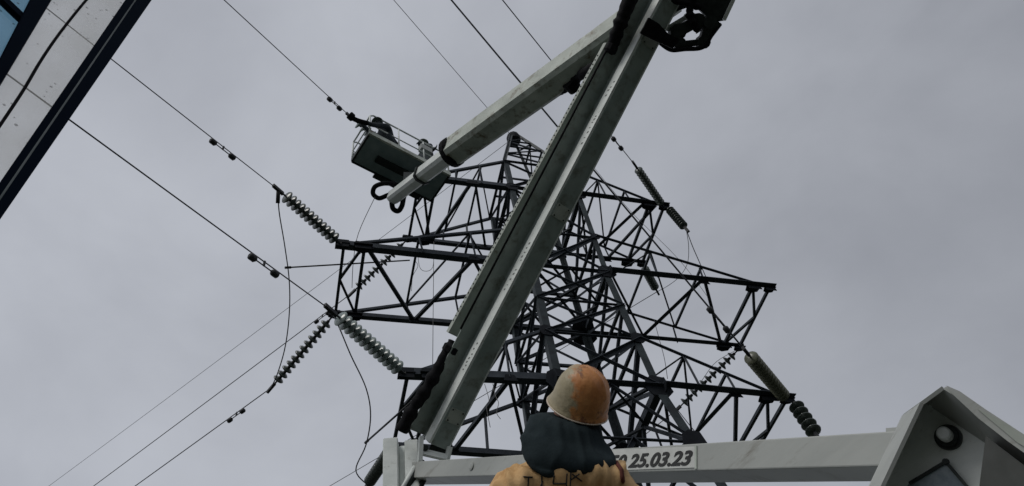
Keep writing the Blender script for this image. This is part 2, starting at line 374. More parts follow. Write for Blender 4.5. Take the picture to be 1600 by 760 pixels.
pRT = [((1, .32), (-1, .78), .1), ((1, .32), (-1, 0), .06), ((-1, .9), (1, .55), .07)]
pLT = [((-1, .43), (1, .74), .085), ((-1, .40), (1, .12), .07), ((1, .74), (-1, .95), .07)]
nRT = crossarm('R', zT, aT, 1.06, 1.02, pRT, .15); nLT = crossarm('L', zT, aT, 1.06, 1.02, pLT, .15)
nRM = crossarm('R', zM, aM, 1.03, 1.05, pR, .16); nLM = crossarm('L', zM, aM, 1.03, 1.05, pL, .16)
nRL = crossarm('R', zL, aL, 1.153, 1.1, pR, .17); nLL = crossarm('L', zL, aL, 1.153, 1.1, pL, .17)
X_ = tw(1, 0, 0)-tw(0, 0, 0)

# ------------------------------------------------------------------ insulator strings
DISC = {}
def disc_mesh(m, rad, key):
    if key in DISC: return DISC[key]
    bm = BM(); lathe(bm, V((0, 0, 0)), V((0, 0, 1)), [(-.005, .028), (.012, rad*.93), (.028, rad), (.052, rad*.8), (.075, .05), (.085, .043), (.125, .038), (.135, .02)], 18)
    for f in bm.faces:
        c = f.calc_center_median(); f.smooth = True
        if c.z > .07: f.material_index = 1
    me = bpy.data.meshes.new('disc'); bmesh.ops.recalc_face_normals(bm, faces=bm.faces); bm.to_mesh(me); bm.free(); me.materials.append(m); me.materials.append(m_cap); DISC[key] = me; return me
def string(A, B, n, m, label, rad=.15, lead=.2, tail=.22, group='glass insulator strings on the tower', key=None):
    """A at the crossarm, B at the conductor clamp"""
    d = (B-A).normalized(); Lg = (B-A).length; t = thing('insulator_string', A, label, 'insulator', group)
    me = disc_mesh(m, rad, key or (m.name, rad)); sp = (Lg-lead-tail)/n
    q = (-d).to_track_quat('Z', 'Y').to_matrix().to_4x4()
    for k in range(n):
        o = bpy.data.objects.new('glass_disc', me); coll.objects.link(o); o.parent = t
        o.matrix_local = Matrix.Translation(d*(lead+sp*(k+.85))) @ q @ Matrix.Diagonal((1, 1, sp/.146, 1))
    bm = BM(); tube(bm, [A, A+d*lead*1.1], .022, 6); boxbar(bm, A-d*.05, A+d*.08, .07, .05)
    mk('shackle', bm, m_cap, t)
    bm = BM(); tube(bm, [B-d*tail*1.1, B], [.02, .03], 6); boxbar(bm, B-d*.14, B+d*.16, .06, .08); mk('dead_end_clamp', bm, m_cap, t)
    return t
def vplane(x, y, O, az):
    """ray of a sight line met with the upright plane through O of bearing az"""
    n = V((-math.sin(az), math.cos(az), 0)); return on_plane(x, y, O, n)
def bylen(x, y, O, ln, far):
    r = ray(x, y); c = O.dot(r); h2 = O.length_squared-c*c; k = ln*ln-h2
    return r*(c+(1 if far else -1)*math.sqrt(max(0, k)))
NAZ, FAZ = R(247.7), R(150)
def damper(par, pos, d, s=1):
    bm = BM(); dn = V((0, 0, -1)); c = pos+dn*.10*s
    boxbar(bm, pos+up*.02, c, .03, .03, d); tube(bm, [c-d*.26*s, c+d*.26*s], .012, 6)
    for q in (-1, 1): tube(bm, [c+d*q*.17*s, c+d*q*.2*s, c+d*q*.3*s, c+d*q*.32*s], [.03*s, .06*s, .06*s, .03*s], 8)
    mk('vibration_damper', bm, m_cap, par)
def wire(label, E, Q, ext, r, dampers=(), grp='conductors strung to the tower', c=.0004, name='power_line'):
    D = Q-E; Lh = D.length; d = D.normalized(); t = thing(name, E, label, 'power line', grp)
    T = Lh*ext
    while (E+d*T).z < GZ+2: T *= .95
    pts = []
    n = 40
    for i in range(n+1):
        s = T*i/n; pts.append(E+d*s+up*(c*(s*s-Lh*s)))
    bm = BM(); tube(bm, pts, r, 6); mk('conductor', bm, m_wire, t)
    for (x, y) in dampers:
        best = min(((pj(p)-V((x, y))).length, i) for i, p in enumerate([E+d*(T*i/400) for i in range(401)]))[1]
        s = T*best/400; damper(t, E+d*s+up*(c*(s*s-Lh*s)), d)
    return t
def tipn(nod, q): return nod(1, q, -.05)
ends = {}
def near(nod, key, ep, qp, n, m, lab_s, lab_w, ext, damp=(), r=.0115, rad=.15, gap=None, qd=None):
    A = tipn(nod, -1)
    E = vplane(*ep, A, NAZ) if gap is None else bylen(*ep, A, gap, False)
    Q = vplane(*qp, A, NAZ) if qd is None else P(*qp, qd)
    ends[key] = E
    print('near', key, 'len', round((E-A).length, 2), 'Q', [round(v, 1) for v in Q])
    string(A, E, n, m, lab_s, rad=rad); wire(lab_w, E, Q, ext, r, damp)
near(nLT, 'LT', (548, 183), (350, 0), 13, m_glass, 'insulator string at the top left crossarm, mostly behind the lift basket and its workers', 'conductor running to upper left edge of the sky from the man in the basket', 3.2, [(522, 160)], gap=2.4, qd=17.0)
near(nLM, 'LM', (435, 297), (177, 95), 12, m_glassd, 'dark insulator string of spaced discs going up left from the middle left crossarm tip', 'conductor from the middle left crossarm tip up to the speckled window, with dampers above', 3.2, [(348, 231)])
near(nLL, 'LL', (517, 485), (112, 190), 13, m_glass, 'pale greenish insulator string going up left from the lower left crossarm tip', 'lowest left conductor crossing under the left dampers to the window frame', 3.0, [(410, 414)], r=.012)
near(nRT, 'RT', (992, 258), (785, 0), 13, m_glassd, 'thin insulator string going up left from the top right crossarm tip', 'thin conductor leaving the top right crossarm towards the top edge behind the boom', 2.6, [(963, 223)], rad=.12, gap=2.2, qd=16.2)
near(nRL, 'RL', (1166, 550), (705, 0), 14, m_glasso, 'thick olive insulator string rising left from the lower right crossarm tip', 'bold long conductor crossing behind both booms to the lower right olive insulator', 2.6, [(1121, 495)], r=.018, gap=2.3, qd=16.6)
# ground wires of the peak
Q = vplane(615, 0, apex, NAZ); wire('thin ground wire rising left from the tower peak to the top edge', apex, Q, 2.8, .009, name='ground_wire', grp='ground wires of the tower peak')
Q = vplane(80, 757, apex, FAZ); wire('faint ground wire falling from the tower peak to the lower left corner', apex, Q, 2.5, .009, name='ground_wire', grp='ground wires of the tower peak')
def farw(nod, key, ep, qp, n, m, lab_s, lab_w, ln, ext=2.5, damp=(), r=.013, rad=.14, az=FAZ):
    A = tipn(nod, 1); E = bylen(*ep, A, ln, True); Q = vplane(*qp, E, az); ends[key] = E
    print('far', key, 'E', [round(v, 1) for v in E], 'gap', round((E-A).length, 2), 'Q', [round(v, 1) for v in Q])
    string(A, E, n, m, lab_s, rad=rad); 
    if lab_w: wire(lab_w, E, Q, ext, r, damp)
farw(nLT, 'LTf', (550, 458), (150, 757), 11, m_glassd, 'small dark insulator string seen through the end of the middle left crossarm', 'conductor falling to the lower left from behind the middle left crossarm end', 2.2, 3, [(506, 497)])
farw(nLM, 'LMf', (424, 606), (215, 757), 12, m_glassd, 'dark green insulator string falling left below the middle left crossarm corner', 'conductor falling to the bottom edge from the lower left insulator, with a damper', 2.4, 3, [(370, 644)])
farw(nRT, 'RTf', (1027, 456), (520, 757), 9, m_glassd, 'small dark insulator string hanging over the middle right crossarm root', 'faint conductor low on the left that passes behind the white knuckle post', 1.5, 3)
farw(nRM, 'RMf', (1058, 640), (950, 725), 11, m_glassd, 'small dark spiky insulator string falling left below the middle right crossarm corner', 'conductor behind the lower part of the tower going down left from the spiky insulator', 2.4, 3)
farw(nLL, 'LLf', (574, 758), (530, 795), 11, m_glassd, 'insulator string at the bottom edge left of the white knuckle post', 'conductor leaving below the bottom edge left of the knuckle post', 2.1, 3)
# jumper support strings hanging under right tips
def hang(A, ep, ln, n, m, lab, rad, far=True):
    E = bylen(*ep, A, ln, far); string(A, E, n, m, lab, rad=rad, lead=.12, tail=.15, group='short insulators holding the jumpers'); return E
H1 = hang(nRT(1, -1, -.02)+X_*.12, (1072, 358), 1.3, 9, m_glassd, 'short dark insulator hanging right of the top right crossarm tip', .13, False)
H2 = hang(nRL(1, -1, -.02)+X_*.12, (1278, 684), 1.25, 5, m_glassd, 'short black ribbed insulator hanging right of the lower right crossarm tip above the boom', .17, False)
# jumpers
def jumper(lab, A, B, mids, r=.014, grp='jumper loops joining the spans'):
    pts = [A]; n = len(mids)
    for i, (x, y) in enumerate(mids):
        t = (i+1)/(n+1); pts.append(P(x, y, A.length*(1-t)+B.length*t))
    pts.append(B); bm = BM(); tube(bm, smoothpts(pts), r, 6); props(mk('jumper_cable', bm, m_wire), lab, 'cable', grp); return pts
J = jumper('jumper cable hanging from the left dark insulator to the green insulator below', ends['LM'], ends['LMf'], [(436, 330), (445, 385), (452, 440), (452, 490), (446, 540), (435, 580)])
bm = BM(); tube(bm, [ends['LM'], P(434, 318, ends['LM'].length)], .045, 8); props(mk('jumper_clamp', bm, m_cap), 'dark clamp hanging at the left end of the middle left insulator', 'clamp')
J2 = jumper('jumper cable curving down from the pale insulator to the bottom edge', ends['LL'], ends['LLf'], [(530, 512), (548, 555), (572, 607), (579, 650), (572, 695), (556, 735)])
jumper('jumper loop under the top right insulators', H1, ends['RTf'], [(1076, 385), (1074, 412), (1062, 432), (1045, 446)], r=.009)
jumper('jumper cable hanging right of the top right crossarm with a small clamp', H1, P(1106, 440, 23.5), [(1082, 385), (1092, 408)], r=.012)
jumper('thin jumper behind the lower right crossarm', H2, ends['RMf'], [(1250, 730), (1180, 740), (1110, 700)], r=.012)
jumper('thin jumper hanging under the middle right crossarm corner', tipn(nRM, 1), P(1088, 610, 23), [(1120, 565), (1100, 590)], r=.008)
jumper('thin jumper hanging beside the right tower leg', P(1022, 500, 22), P(1043, 592, 20), [(1030, 530), (1038, 560)], r=.008)
def rod(lab, A, B, r):
    bm = BM(); tube(bm, [A, B], r, 6); lathe(bm, A, (B-A), [(-.06, .03), (.08, .03)], 8); props(mk('spreader_rod', bm, m_cap), lab, 'rod', 'rods holding the jumpers away')
rod('thin horizontal rod from the left jumper to the middle left crossarm', J[3].lerp(J[2], .4), P(640, 407, nLM(.6, 1).length), .02)
rod('short rod from the lower left jumper to the lower left crossarm', J2[5].lerp(J2[4], .1), P(650, 622, nLL(.9, -1).length), .022)
# ropes
def rope(lab, pts, r=.008):
    bm = BM(); tube(bm, smoothpts(pts, 5), r, 5); props(mk('rope', bm, m_rope), lab, 'rope', 'ropes hanging round the tower')
rope('thin tool rope falling from the lift basket past the middle left crossarm end', [P(586, 308, 18.2), P(560, 365, 18.6), P(552, 410, 19), P(550, 450, 19.4)])
rope('thin vertical rope left of the boom between crossarms', [P(678, 378, 21.5), P(677, 470, 19.5), P(676, 582, 17.4)])
rope('slack rope loop under the top left crossarm', [P(652, 380, 21.5), P(655, 415, 20.5), P(664, 424, 20.3), P(676, 418, 20.3), P(678, 392, 21)], .007)
rope('kinked rope dangling beside the slack loop', [P(650, 385, 21.5), P(648, 405, 21), P(653, 416, 20.8), P(645, 432, 20.5), P(643, 455, 20)], .007)
rope('frayed cord under the lower left crossarm', [P(757, 600, 14.9), P(764, 625, 14.4), P(760, 635, 14.2), P(766, 668, 13.9)], .006)
rope('wavy cord under the lower left crossarm nearer the leg', [P(770, 600, 14.9), P(774, 618, 14.5), P(779, 630, 14.3), P(776, 645, 14.1), P(782, 655, 14)], .006)
rope('long thin line slanting behind the top right crossarm', [P(928, 262, 23), P(985, 330, 22), P(1060, 405, 21.5), P(1110, 470, 21)], .006)

# ------------------------------------------------------------------ aerial lift
A0 = P(672, 722, 12.0)         # knuckle between lower and middle boom
lift = thing('aerial_lift', P(1475, 700, 5.8)*1, 'white truck-mounted articulated boom lift reaching a basket up to the tower', 'boom lift')
turr = P(1475, 700, 5.8); lift.location = (turr.x, turr.y, GZ)
def bframe(a, b):
    d = (b-a).normalized(); nd = -(up-d*up.dot(d)).normalized(); ns = d.cross(nd).normalized()
    if ns.dot(-(a+b)/2) < 0: ns = -ns
    return d, nd, ns          # along, down, towards camera side
def fprof(bm, a, b, nd, ns, pts, pts2=None):
    """profile points (toward ns, toward nd)"""
    pts2 = pts2 or pts; k = len(pts)
    A = [bm.verts.new(a+ns*x+nd*y) for x, y in pts]; B = [bm.verts.new(b+ns*x+nd*y) for x, y in pts2]
    fs = [bm.faces.new((A[i], A[(i+1) % k], B[(i+1) % k], B[i])) for i in range(k)]
    bm.faces.new(A[::-1]); bm.faces.new(B); return fs
# middle boom
Ba, Bb = P(676, 690, 12), P(1066, -60, 13.2)
d, nd, ns = bframe(Ba, Bb); MD = (d, nd, ns)
WB, HB = .30, .38
bm = BM(); fprof(bm, Ba-ns*.045, Bb-ns*.045, nd, ns, rrect(WB, HB, .015)); 
mid = mk('middle_boom', bm, m_boom, lift)
bm = BM(); k = ns*(WB/2+.04)-nd*(HB/2-.004); fprof(bm, Ba+k, Bb+k, nd, ns, rect(.32, .02)); mk('boom_flange', bm, m_boom, mid)
bm = BM(); k = ns*(WB/2-.045+.012)+nd*(HB/2-.105); fprof(bm, Ba+k, Bb+k, nd, ns, rect(.05, .19)); mk('side_strip', bm, m_white, mid)
bm = BM(); k = -ns*(WB/2+.045)+nd*(HB/2-.006); fprof(bm, Ba+k, Bb+k, nd, ns, rect(.022, .022)); mk('edge_rail', bm, m_white, mid)
bm = BM(); k = ns*(WB/2+.215)-nd*(HB/2-.005); tube(bm, [Ba.lerp(Bb, .2)+k, Bb+k], .016, 6); mk('gap_shade_line', bm, m_rubber, mid)  # black tube added to stand for the shaded gap beside the link
# levelling link box beside it
lkA = P(709, 524, 12.15); lkB = P(954, 74, 12.75)
bm = BM(); fprof(bm, lkA, lkB, nd, ns, rrect(.25, .10, .01)); link = mk('levelling_link', bm, m_link, lift)
bm = BM()
for k in range(60):
    t = .04+k*.0155; c = lkA.lerp(lkB, t)+ns*.128
    lathe(bm, c, ns, [(0, .014), (.008, .010)], 6)
mk('rivet_row', bm, m_dgrey, link)
# flecked stencil wear on the light side of the boom
bm = BM(); rnd = random.Random(3)
for (x0, x1) in ((.14, .2), (.3, .345), (.36, .40), (.60, .66), (.70, .73)):
    t = x0
    while t < x1:
        c = Ba.lerp(Bb, t)+ns*(WB/2-.045+.0395)+nd*(HB/2-.10+rnd.uniform(-.02, .02)); s = rnd.uniform(.008, .022)
        plate(bm, [c-d*s-nd*.02, c+d*s*.6-nd*.018, c+d*s+nd*.02, c-d*s*.4+nd*.012], ns, .002); t += rnd.uniform(.006, .012)
mk('paint_wear_marks', bm, mat('worn_marks', (.12, .12, .12), (.2, .2, .19), rough=.8), mid)
for t in (.06, .47, .83):
    c = Ba.lerp(Bb, t)+nd*(HB/2+.004)-ns*.045
    bm = BM(); plate(bm, [c-d*.11-ns*.12, c+d*.11-ns*.12, c+d*.11+ns*.12, c-d*.11+ns*.12], nd, .01); pp_ = mk('wear_plate', bm, m_link, mid)
    for a_ in (-.085, .085):
        for b_ in (-.09, .09):
            bm = BM(); lathe(bm, c+d*a_+ns*b_, nd, [(0, .014), (.014, .012)], 8); mk('bolt', bm, m_dgrey, pp_)
# hose covers
def hose(name, pts, r, par, m=m_rubber, wob=0):
    pts = smoothpts(pts, 10); rr = []
    for i, p in enumerate(pts): rr.append((r if not isinstance(r, tuple) else r[0]+(r[1]-r[0])*i/(len(pts)-1))*(1+wob*noise.noise(V((i*.33, 3, 7)))))
    bm = BM(); tube(bm, pts, rr, 18); return mk(name, bm, m, par, smooth=True)
hose('hose_sleeve', [P(708, 535, 12.0), P(690, 566, 11.9), P(668, 605, 11.85), P(645, 640, 11.85), P(627, 674, 11.9)], (.085, .10), lift, wob=.45)
hose('hose_sleeve', [P(992, -20, 12.7), P(977, 18, 12.55), P(966, 46, 12.5), P(957, 74, 12.55)], (.125, .09), lift, wob=.35)
bm = BM(); c = P(706, 545, 11.95); lathe(bm, c-d*.09, d, [(0, .10), (.03, .14), (.12, .14), (.16, .09)], 10); mk('sleeve_collar', bm, m_rubber, lift)
bm = BM(); c = P(955, 76, 12.5); lathe(bm, c-d*.08, d, [(0, .06), (.03, .10), (.12, .10), (.16, .07)], 10); mk('sleeve_collar', bm, m_rubber, lift)
# lower boom
La, Lb = P(650, 740, 12.1), P(1425, 713, 6.05)
d2, nd2, ns2 = bframe(La, Lb)
H2_, W2_ = .235, .38
bm = BM(); fprof(bm, La, Lb, nd2, ns2, rrect(W2_, H2_, .012)); low = mk('lower_boom', bm, m_low, lift)
def onlow(x, y): return on_plane(x, y, (La+Lb)/2+ns2*(W2_/2+.004), ns2)
bm = BM(); c = [onlow(x, y) for x, y in ((925, 704.5), (1086, 698), (1086, 731), (925, 736.5))]
plate(bm, c, ns2, .006); mk('white_number_panel', bm, mat('panel_white', (.52, .53, .50), (.60, .61, .58), rough=.5, scale=9), low)
bm = BM(); plate(bm, [onlow(x, y) for x, y in ((1086, 697), (1089, 697), (1089, 733), (1086, 733))], ns2, .012); mk('panel_edge', bm, m_white2, low)
fc = bpy.data.curves.new('number', 'FONT'); fc.body = '50 25.03.23'; fc.shear = .28; fc.size = 1; fc.extrude = .001; fc.offset = .03
fo = bpy.data.objects.new('inspection_date', fc); coll.objects.link(fo)
bpy.context.view_layer.update()
me = bpy.data.meshes.new_from_object(fo.evaluated_get(bpy.context.evaluated_depsgraph_get())); bpy.data.objects.remove(fo)
me.materials.clear(); me.materials.append(m_ink)
xs = [v.co.x for v in me.vertices]; ys = [v.co.y for v in me.vertices]; x0, x1, y0, y1 = min(xs), max(xs), min(ys), max(ys)
pa, pb = onlow(951, 733), onlow(1081, 727.5); pt = onlow(1081, 704)
ex = (pb-pa); ey = (pt-pb); ey -= ex.normalized()*ey.dot(ex.normalized())
base = wloc(low)
for v in me.vertices:
    u_, v_ = (v.co.x-x0)/(x1-x0), (v.co.y-y0)/(y1-y0)
    v.co = pa + ex*u_ + ey*v_ + ns2*(.008+v.co.z) - base
to = bpy.data.objects.new('inspection_date', me); coll.objects.link(to); to.parent = low
# underside rib on lower boom end
bm = BM(); fprof(bm, La.lerp(Lb, .982)-nd2*(H2_/2+.03), La.lerp(Lb, 1.0)-nd2*(H2_/2+.03), nd2, ns2, rect(.16, .06)); mk('end_stop', bm, m_low, low)
bm = BM(); lathe(bm, onlow(737, 729)-ns2*.02, ns2, [(0, .05), (.03, .05), (.035, .03)], 12); mk('bolt_boss', bm, m_low, low)
# knuckle post: open upright channel
kc = P(628, 716, 12.1)
fx = (CR-up*CR.dot(up)).normalized(); fy = up.cross(fx).normalized()
if fy.dot(kc) > 0: fy = -fy           # towards camera
ztop, zbot = P(628, 674, 12.1).z, P(628, 716, 12.1).z-2.2
def ch(bm, x0, x1, y0, y1, z0, z1):
    pts = [kc+fx*x+fy*y for x, y in ((x0, y0), (x1, y0), (x1, y1), (x0, y1))]
    A = [bm.verts.new(V((p.x, p.y, z0))) for p in pts]; B = [bm.verts.new(V((p.x, p.y, z1))) for p in pts]
    for i in range(4): bm.faces.new((A[i], A[(i+1) % 4], B[(i+1) % 4], B[i]))
    bm.faces.new(A[::-1]); bm.faces.new(B)
bm = BM()
ch(bm, -.27, -.05, -.10, .12, zbot, ztop+.02); ch(bm, -.05, .05, -.12, -.04, zbot, ztop-.02); ch(bm, .05, .25, -.10, .12, zbot, ztop-.06)
bmesh.ops.bevel(bm, geom=bm.edges[:], offset=.012, segments=2, affect='EDGES')
post = mk('knuckle_post', bm, m_white, lift)
# bracket frame between post and booms
bm = BM()
q1, q2, q3, q4 = P(658, 683, 11.85), P(656, 722, 11.75), P(700, 716, 11.85), P(703, 698, 11.85)
boxbar(bm, q1, q2, .06, .12); boxbar(bm, P(657, 706, 11.8), q3, .05, .10); boxbar(bm, P(698, 719, 11.85), q4, .05, .12)
mk('knuckle_bracket', bm, m_white, lift)
bm = BM(); lathe(bm, P(664, 700, 11.9), P(664, 700, 1)*-1, [(0, .05), (.12, .05), (.13, .03)], 12); lathe(bm, P(684, 703, 12.0), P(664, 700, 1)*-1, [(0, .13), (.08, .13)], 14); mk('knuckle_pin', bm, m_dgrey, lift)
bm = BM(); tube(bm, [P(660, 722, 11.85), P(626, 775, 11.6)], .075, 10); tube(bm, [P(666, 742, 11.75), P(650, 775, 11.6)], .045, 8); mk('lower_cylinder', bm, m_dgrey, lift)
bm = BM(); tube(bm, [P(648, 730, 11.75), P(618, 782, 11.5)], .035, 8); mk('cylinder_rod', bm, m_white, lift)
# turret bracket at right: plates round a recessed web
e1, e2 = .0, .0
wn = -(P(1475, 700, 1)).normalized(); wn = V((wn.x, wn.y, -.22)).normalized(); wn = (wn+CR*-.12).normalized()   # web normal, faces camera and a bit down-left
Oc = P(1475, 690, 5.55)
def ow(x, y, off=0): return on_plane(x, y, Oc+wn*off, wn)
ev = P(1475, 605, ow(1444, 627).length-.36)-ow(1444, 627)      # the flanges stand this way on the web
web = [(1444, 627), (1640, 758), (1640, 860), (1310, 860), (1412, 650)]
bm = BM(); plate(bm, [ow(x, y) for x, y in web], wn, .03); web_o = mk('turret_web', bm, m_white, lift)
def wall(bm, a, b, th, k0=0, k1=1):
    A, B = ow(*a), ow(*b); plate(bm, [A+ev*k0, B+ev*k0, B+ev*k1, A+ev*k1], (B-A).cross(ev).normalized(), th)
bm = BM(); wall(bm, (1412, 651), (1318, 850), .022); mk('turret_left_flange', bm, m_low, lift)
bm = BM(); wall(bm, (1413, 650), (1443, 628), .022); mk('turret_top_flange', bm, m_low, lift)
bm = BM(); wall(bm, (1445, 628), (1640, 758), .022); mk('turret_right_flange', bm, m_low, lift)
def ef(x, y, k=1.0): return on_plane(x, y, ow(1444, 627)+ev*k, wn)
bm = BM(); plate(bm, [ef(x, y, 1.03) for x, y in ((1479, 603), (1500, 612), (1540, 640), (1690, 738), (1690, 772), (1575, 690), (1530, 655), (1484, 612))], wn, .012); mk('turret_lip', bm, m_low, lift)
bm = BM(); plate(bm, [ef(x, y, 1.06) for x, y in ((1528, 640), (1560, 655), (1690, 735), (1690, 752), (1590, 692))], wn, .010); mk('lip_gusset', bm, m_link, lift)
bm = BM(); plate(bm, [ow(x, y, .15) for x, y in ((1549, 690), (1680, 790), (1680, 860), (1530, 860), (1540, 760))], wn, .26); mk('turret_inner_box', bm, mat('painted_box_shade', (.05, .055, .05), (.08, .085, .08), rough=.6), lift)  # shade under the right lip is put into this dark box colour
for (x, y) in ((1470, 623), (1456, 633)):
    bm = BM(); lathe(bm, ow(x, y, .02), wn, [(0, .017), (.014, .013)], 8); mk('small_bolt', bm, m_white, web_o)
bm = BM(); c = ow(1482, 684, .015); lathe(bm, c, wn, [(0, .078), (.018, .076), (.02, .062), (.05, .06), (.055, .045)], 28); mk('pin_collar', bm, m_dgrey, lift)
bm = BM(); lathe(bm, c+wn*.05, wn, [(0, .042), (.06, .041), (.07, .032), (.072, 0)], 24); mk('pivot_pin', bm, m_grey, lift)
bm = BM(); plate(bm, [ow(x, y, .04) for x, y in ((1421, 756), (1478, 722), (1540, 800), (1470, 850), (1380, 850))], wn, .03); mk('data_plate', bm, mat('bluish_plate', (.14, .18, .21), (.28, .33, .36), rough=.35, scale=14), web_o)
bm = BM()
pp = [(1421, 756), (1478, 722), (1512, 762)]
for a, b in zip(pp, pp[1:]): boxbar(bm, ow(*a, .06), ow(*b, .06), .018, .02, wn)
lathe(bm, ow(1478, 722, .06), wn, [(0, .022), (.02, .017)], 10)
mk('plate_frame', bm, m_dgrey, web_o)
# top knuckle head
hp = P(1075, 15, 13.0)
bm = BM(); hn = (-hp.normalized()+nd*.5).normalized()
def oh(x, y, off=0): return on_plane(x, y, hp+hn*off, hn)
plate(bm, [oh(x, y) for x, y in ((1040, -70), (1160, -70), (1142, 2), (1128, 33), (1112, 36), (1085, 8), (1052, 20), (1035, 10))], hn, .10); head = mk('head_plate', bm, m_dgrey, lift)
bm = BM(); e = [oh(x, y, .0) for x, y in ((1162, -65), (1143, 2), (1129, 32))]
for a, b in zip(e, e[1:]): boxbar(bm, a, b, .05, .22, hn)
mk('head_edge_flange', bm, m_white, lift)
def linkarm(name, a, b, r, m=m_dgrey, off=.15):
    bm = BM(); A, B = oh(*a, off), oh(*b, off); boxbar(bm, A, B, r, r*1.1, hn)
    for q in (A, B): lathe(bm, q-hn*r*.7, hn, [(0, r*.75), (r*1.4, r*.75)], 12)
    return mk(name, bm, m, lift)
linkarm('link_arm', (1015, 48), (1062, 68), .12); linkarm('link_arm', (1060, 70), (1098, 66), .10); linkarm('link_arm', (1098, 66), (1108, 35), .14)
linkarm('link_arm', (1058, 50), (1088, 34), .17, off=.08); linkarm('link_arm', (1118, 38), (1100, 70), .07)
linkarm('cylinder_rod', (1044, 44), (1074, 26), .07, m_white, off=.02)
bm = BM(); plate(bm, [oh(x, y, .50) for x, y in ((1013, 28), (1028, 37), (1044, 54), (1062, 62), (1050, 76), (1028, 66), (1008, 56), (1000, 52), (1006, 42))], hn, .12); mk('link_clevis', bm, m_rubber, lift)
hose('hydraulic_hose', [oh(1030, 66, .2), oh(1048, 78, .25), oh(1070, 77, .25), oh(1098, 74, .25), oh(1112, 55, .2), oh(1125, 38, .1)], .035, lift)
hose('hydraulic_hose', [oh(1085, -10, .2), oh(1078, 12, .22), oh(1080, 30, .25), oh(1092, 50, .25)], .06, lift, wob=.5)
hose('hydraulic_hose', [oh(1050, 0, .15), oh(1070, 5, .22), oh(1095, 12, .2)], .05, lift, wob=.4)
# upper boom
Ua, Ub = P(1050, -8, 13.6), P(704, 240, 16.2)
d3, nd3, ns3 = bframe(Ua, Ub)
bm = BM(); a, b, c = .46, .40, .10
hexp = lambda w_, h_, k: [(-w_/2, -h_/2), (w_/2-k, -h_/2), (w_/2, -h_/2+k), (w_/2, h_/2-k*.8), (w_/2-k, h_/2), (-w_/2+k, h_/2), (-w_/2, h_/2-k)]
fprof(bm, Ua, Ub, nd3, ns3, hexp(.52, .52, .08), hexp(.50, .54, .09)); upb = mk('upper_boom', bm, m_white2, lift)
bm = BM(); lathe(bm, Ub-d3*.15, d3, [(0, .28), (.05, .325), (.16, .32), (.24, .22)], 20); mk('boom_nose', bm, m_rubber, upb)
Ta, Tb = Ub-d3*.3, P(614, 309, 18.2)
dt, ndt, nst = bframe(Ta, Tb)
bm = BM(); fprof(bm, Ta, Ta.lerp(Tb, .52), ndt, nst, hexp(.33, .33, .07)); tele = mk('telescopic_section', bm, m_white, lift)
bm = BM(); fprof(bm, Ta.lerp(Tb, .5), Tb, ndt, nst, hexp(.29, .29, .06)); mk('inner_section', bm, m_white, lift)
bm = BM(); k = Ta.lerp(Tb, .53); fprof(bm, k-dt*.03, k+dt*.03, ndt, nst, hexp(.40, .40, .09)); mk('section_collar', bm, m_dgrey, lift)
bm = BM(); lathe(bm, Tb-dt*.02, dt, [(0, .15), (.06, .13), (.08, .05)], 12); mk('boom_end_cap', bm, m_dgrey, lift)
hose('hose_loop', [P(618, 288, 18.4), P(600, 287, 18.3), P(586, 292, 18.3), P(583, 303, 18.3), P(592, 310, 18.3), P(604, 306, 18.3), P(612, 303, 18.4)], .055, lift)
hose('hose_loop', [P(612, 314, 18.3), P(614, 326, 18.2), P(622, 330, 18.2), P(628, 322, 18.2), P(631, 308, 18.3), P(636, 297, 18.4)], .06, lift)
# small hydraulic joint behind the boom
hose('hydraulic_hose', [P(876, 142, 14.6), P(890, 133, 14.4), P(905, 120, 14.2), P(930, 102, 13.6)], .085, lift, wob=.4)
bm = BM(); lathe(bm, P(893, 134, 14.35), ns3, [(-.1, .13), (.1, .13)], 12); mk('hose_clamp', bm, m_rubber, lift)
bm = BM(); tube(bm, [P(862, 150, 14.9), P(890, 134, 14.4)], .08, 10); mk('cylinder_barrel', bm, m_white2, lift)
# basket
bz = P(575, 208, 18.7).z
F = [atz(x, y, bz) for x, y in ((575, 208), (552, 253), (681, 319), (700, 273))]
print('basket', bz, 'L', (F[3]-F[0]).length, 'W', (F[1]-F[0]).length)
# square it up: keep near edge direction, true rectangle
ba = (F[3]-F[0]); bw = (F[1]-F[0]); ba_n = ba.normalized(); bw_n = (bw-ba_n*bw.dot(ba_n)).normalized()
bl, bwid = ba.length, min(1.0, bw.dot(bw_n)); skew = bw.dot(ba_n)
print('skew', skew, 'bwid', bw.dot(bw_n))
Bc = F[0]+ba_n*skew*.5
def bp(s, t, h=0): return Bc+ba_n*s*bl+bw_n*t*bwid+up*h
bm = BM(); plate(bm, [bp(0, 0), bp(1, 0), bp(1, 1), bp(0, 1)], up, .05); basket = mk('basket_floor', bm, mat('basket_floor_paint', (.16, .22, .235), (.25, .31, .32), rough=.6, scale=3), lift)
bm = BM()
boxbar(bm, bp(-.01, -.02, .02), bp(1.01, -.02, .02), .05, .16); mk('kick_rail', bm, m_white2, basket)
for a, b in (((1, .03), (1, 1)), ((1, 1), (0, 1)), ((0, 1), (0, .03))):
    bm = BM(); boxbar(bm, bp(*a, .03), bp(*b, .03), .05, .14); mk('kick_rail', bm, m_dgrey, basket)
def rail(pts, r=.022):
    bm = BM(); tube(bm, pts, r, 8); mk('guard_rail', bm, m_white, basket)
hr = 1.05
cr_ = [bp(.0, 0, .05), bp(0, 0, .95), bp(.04, 0, hr), bp(.5, 0, hr), bp(.96, 0, hr), bp(1, 0, .95), bp(1, 0, .05)]
rail(cr_); rail([bp(0, 1, .05), bp(0, 1, .95), bp(.04, 1, hr), bp(.96, 1, hr), bp(1, 1, .95), bp(1, 1, .05)])
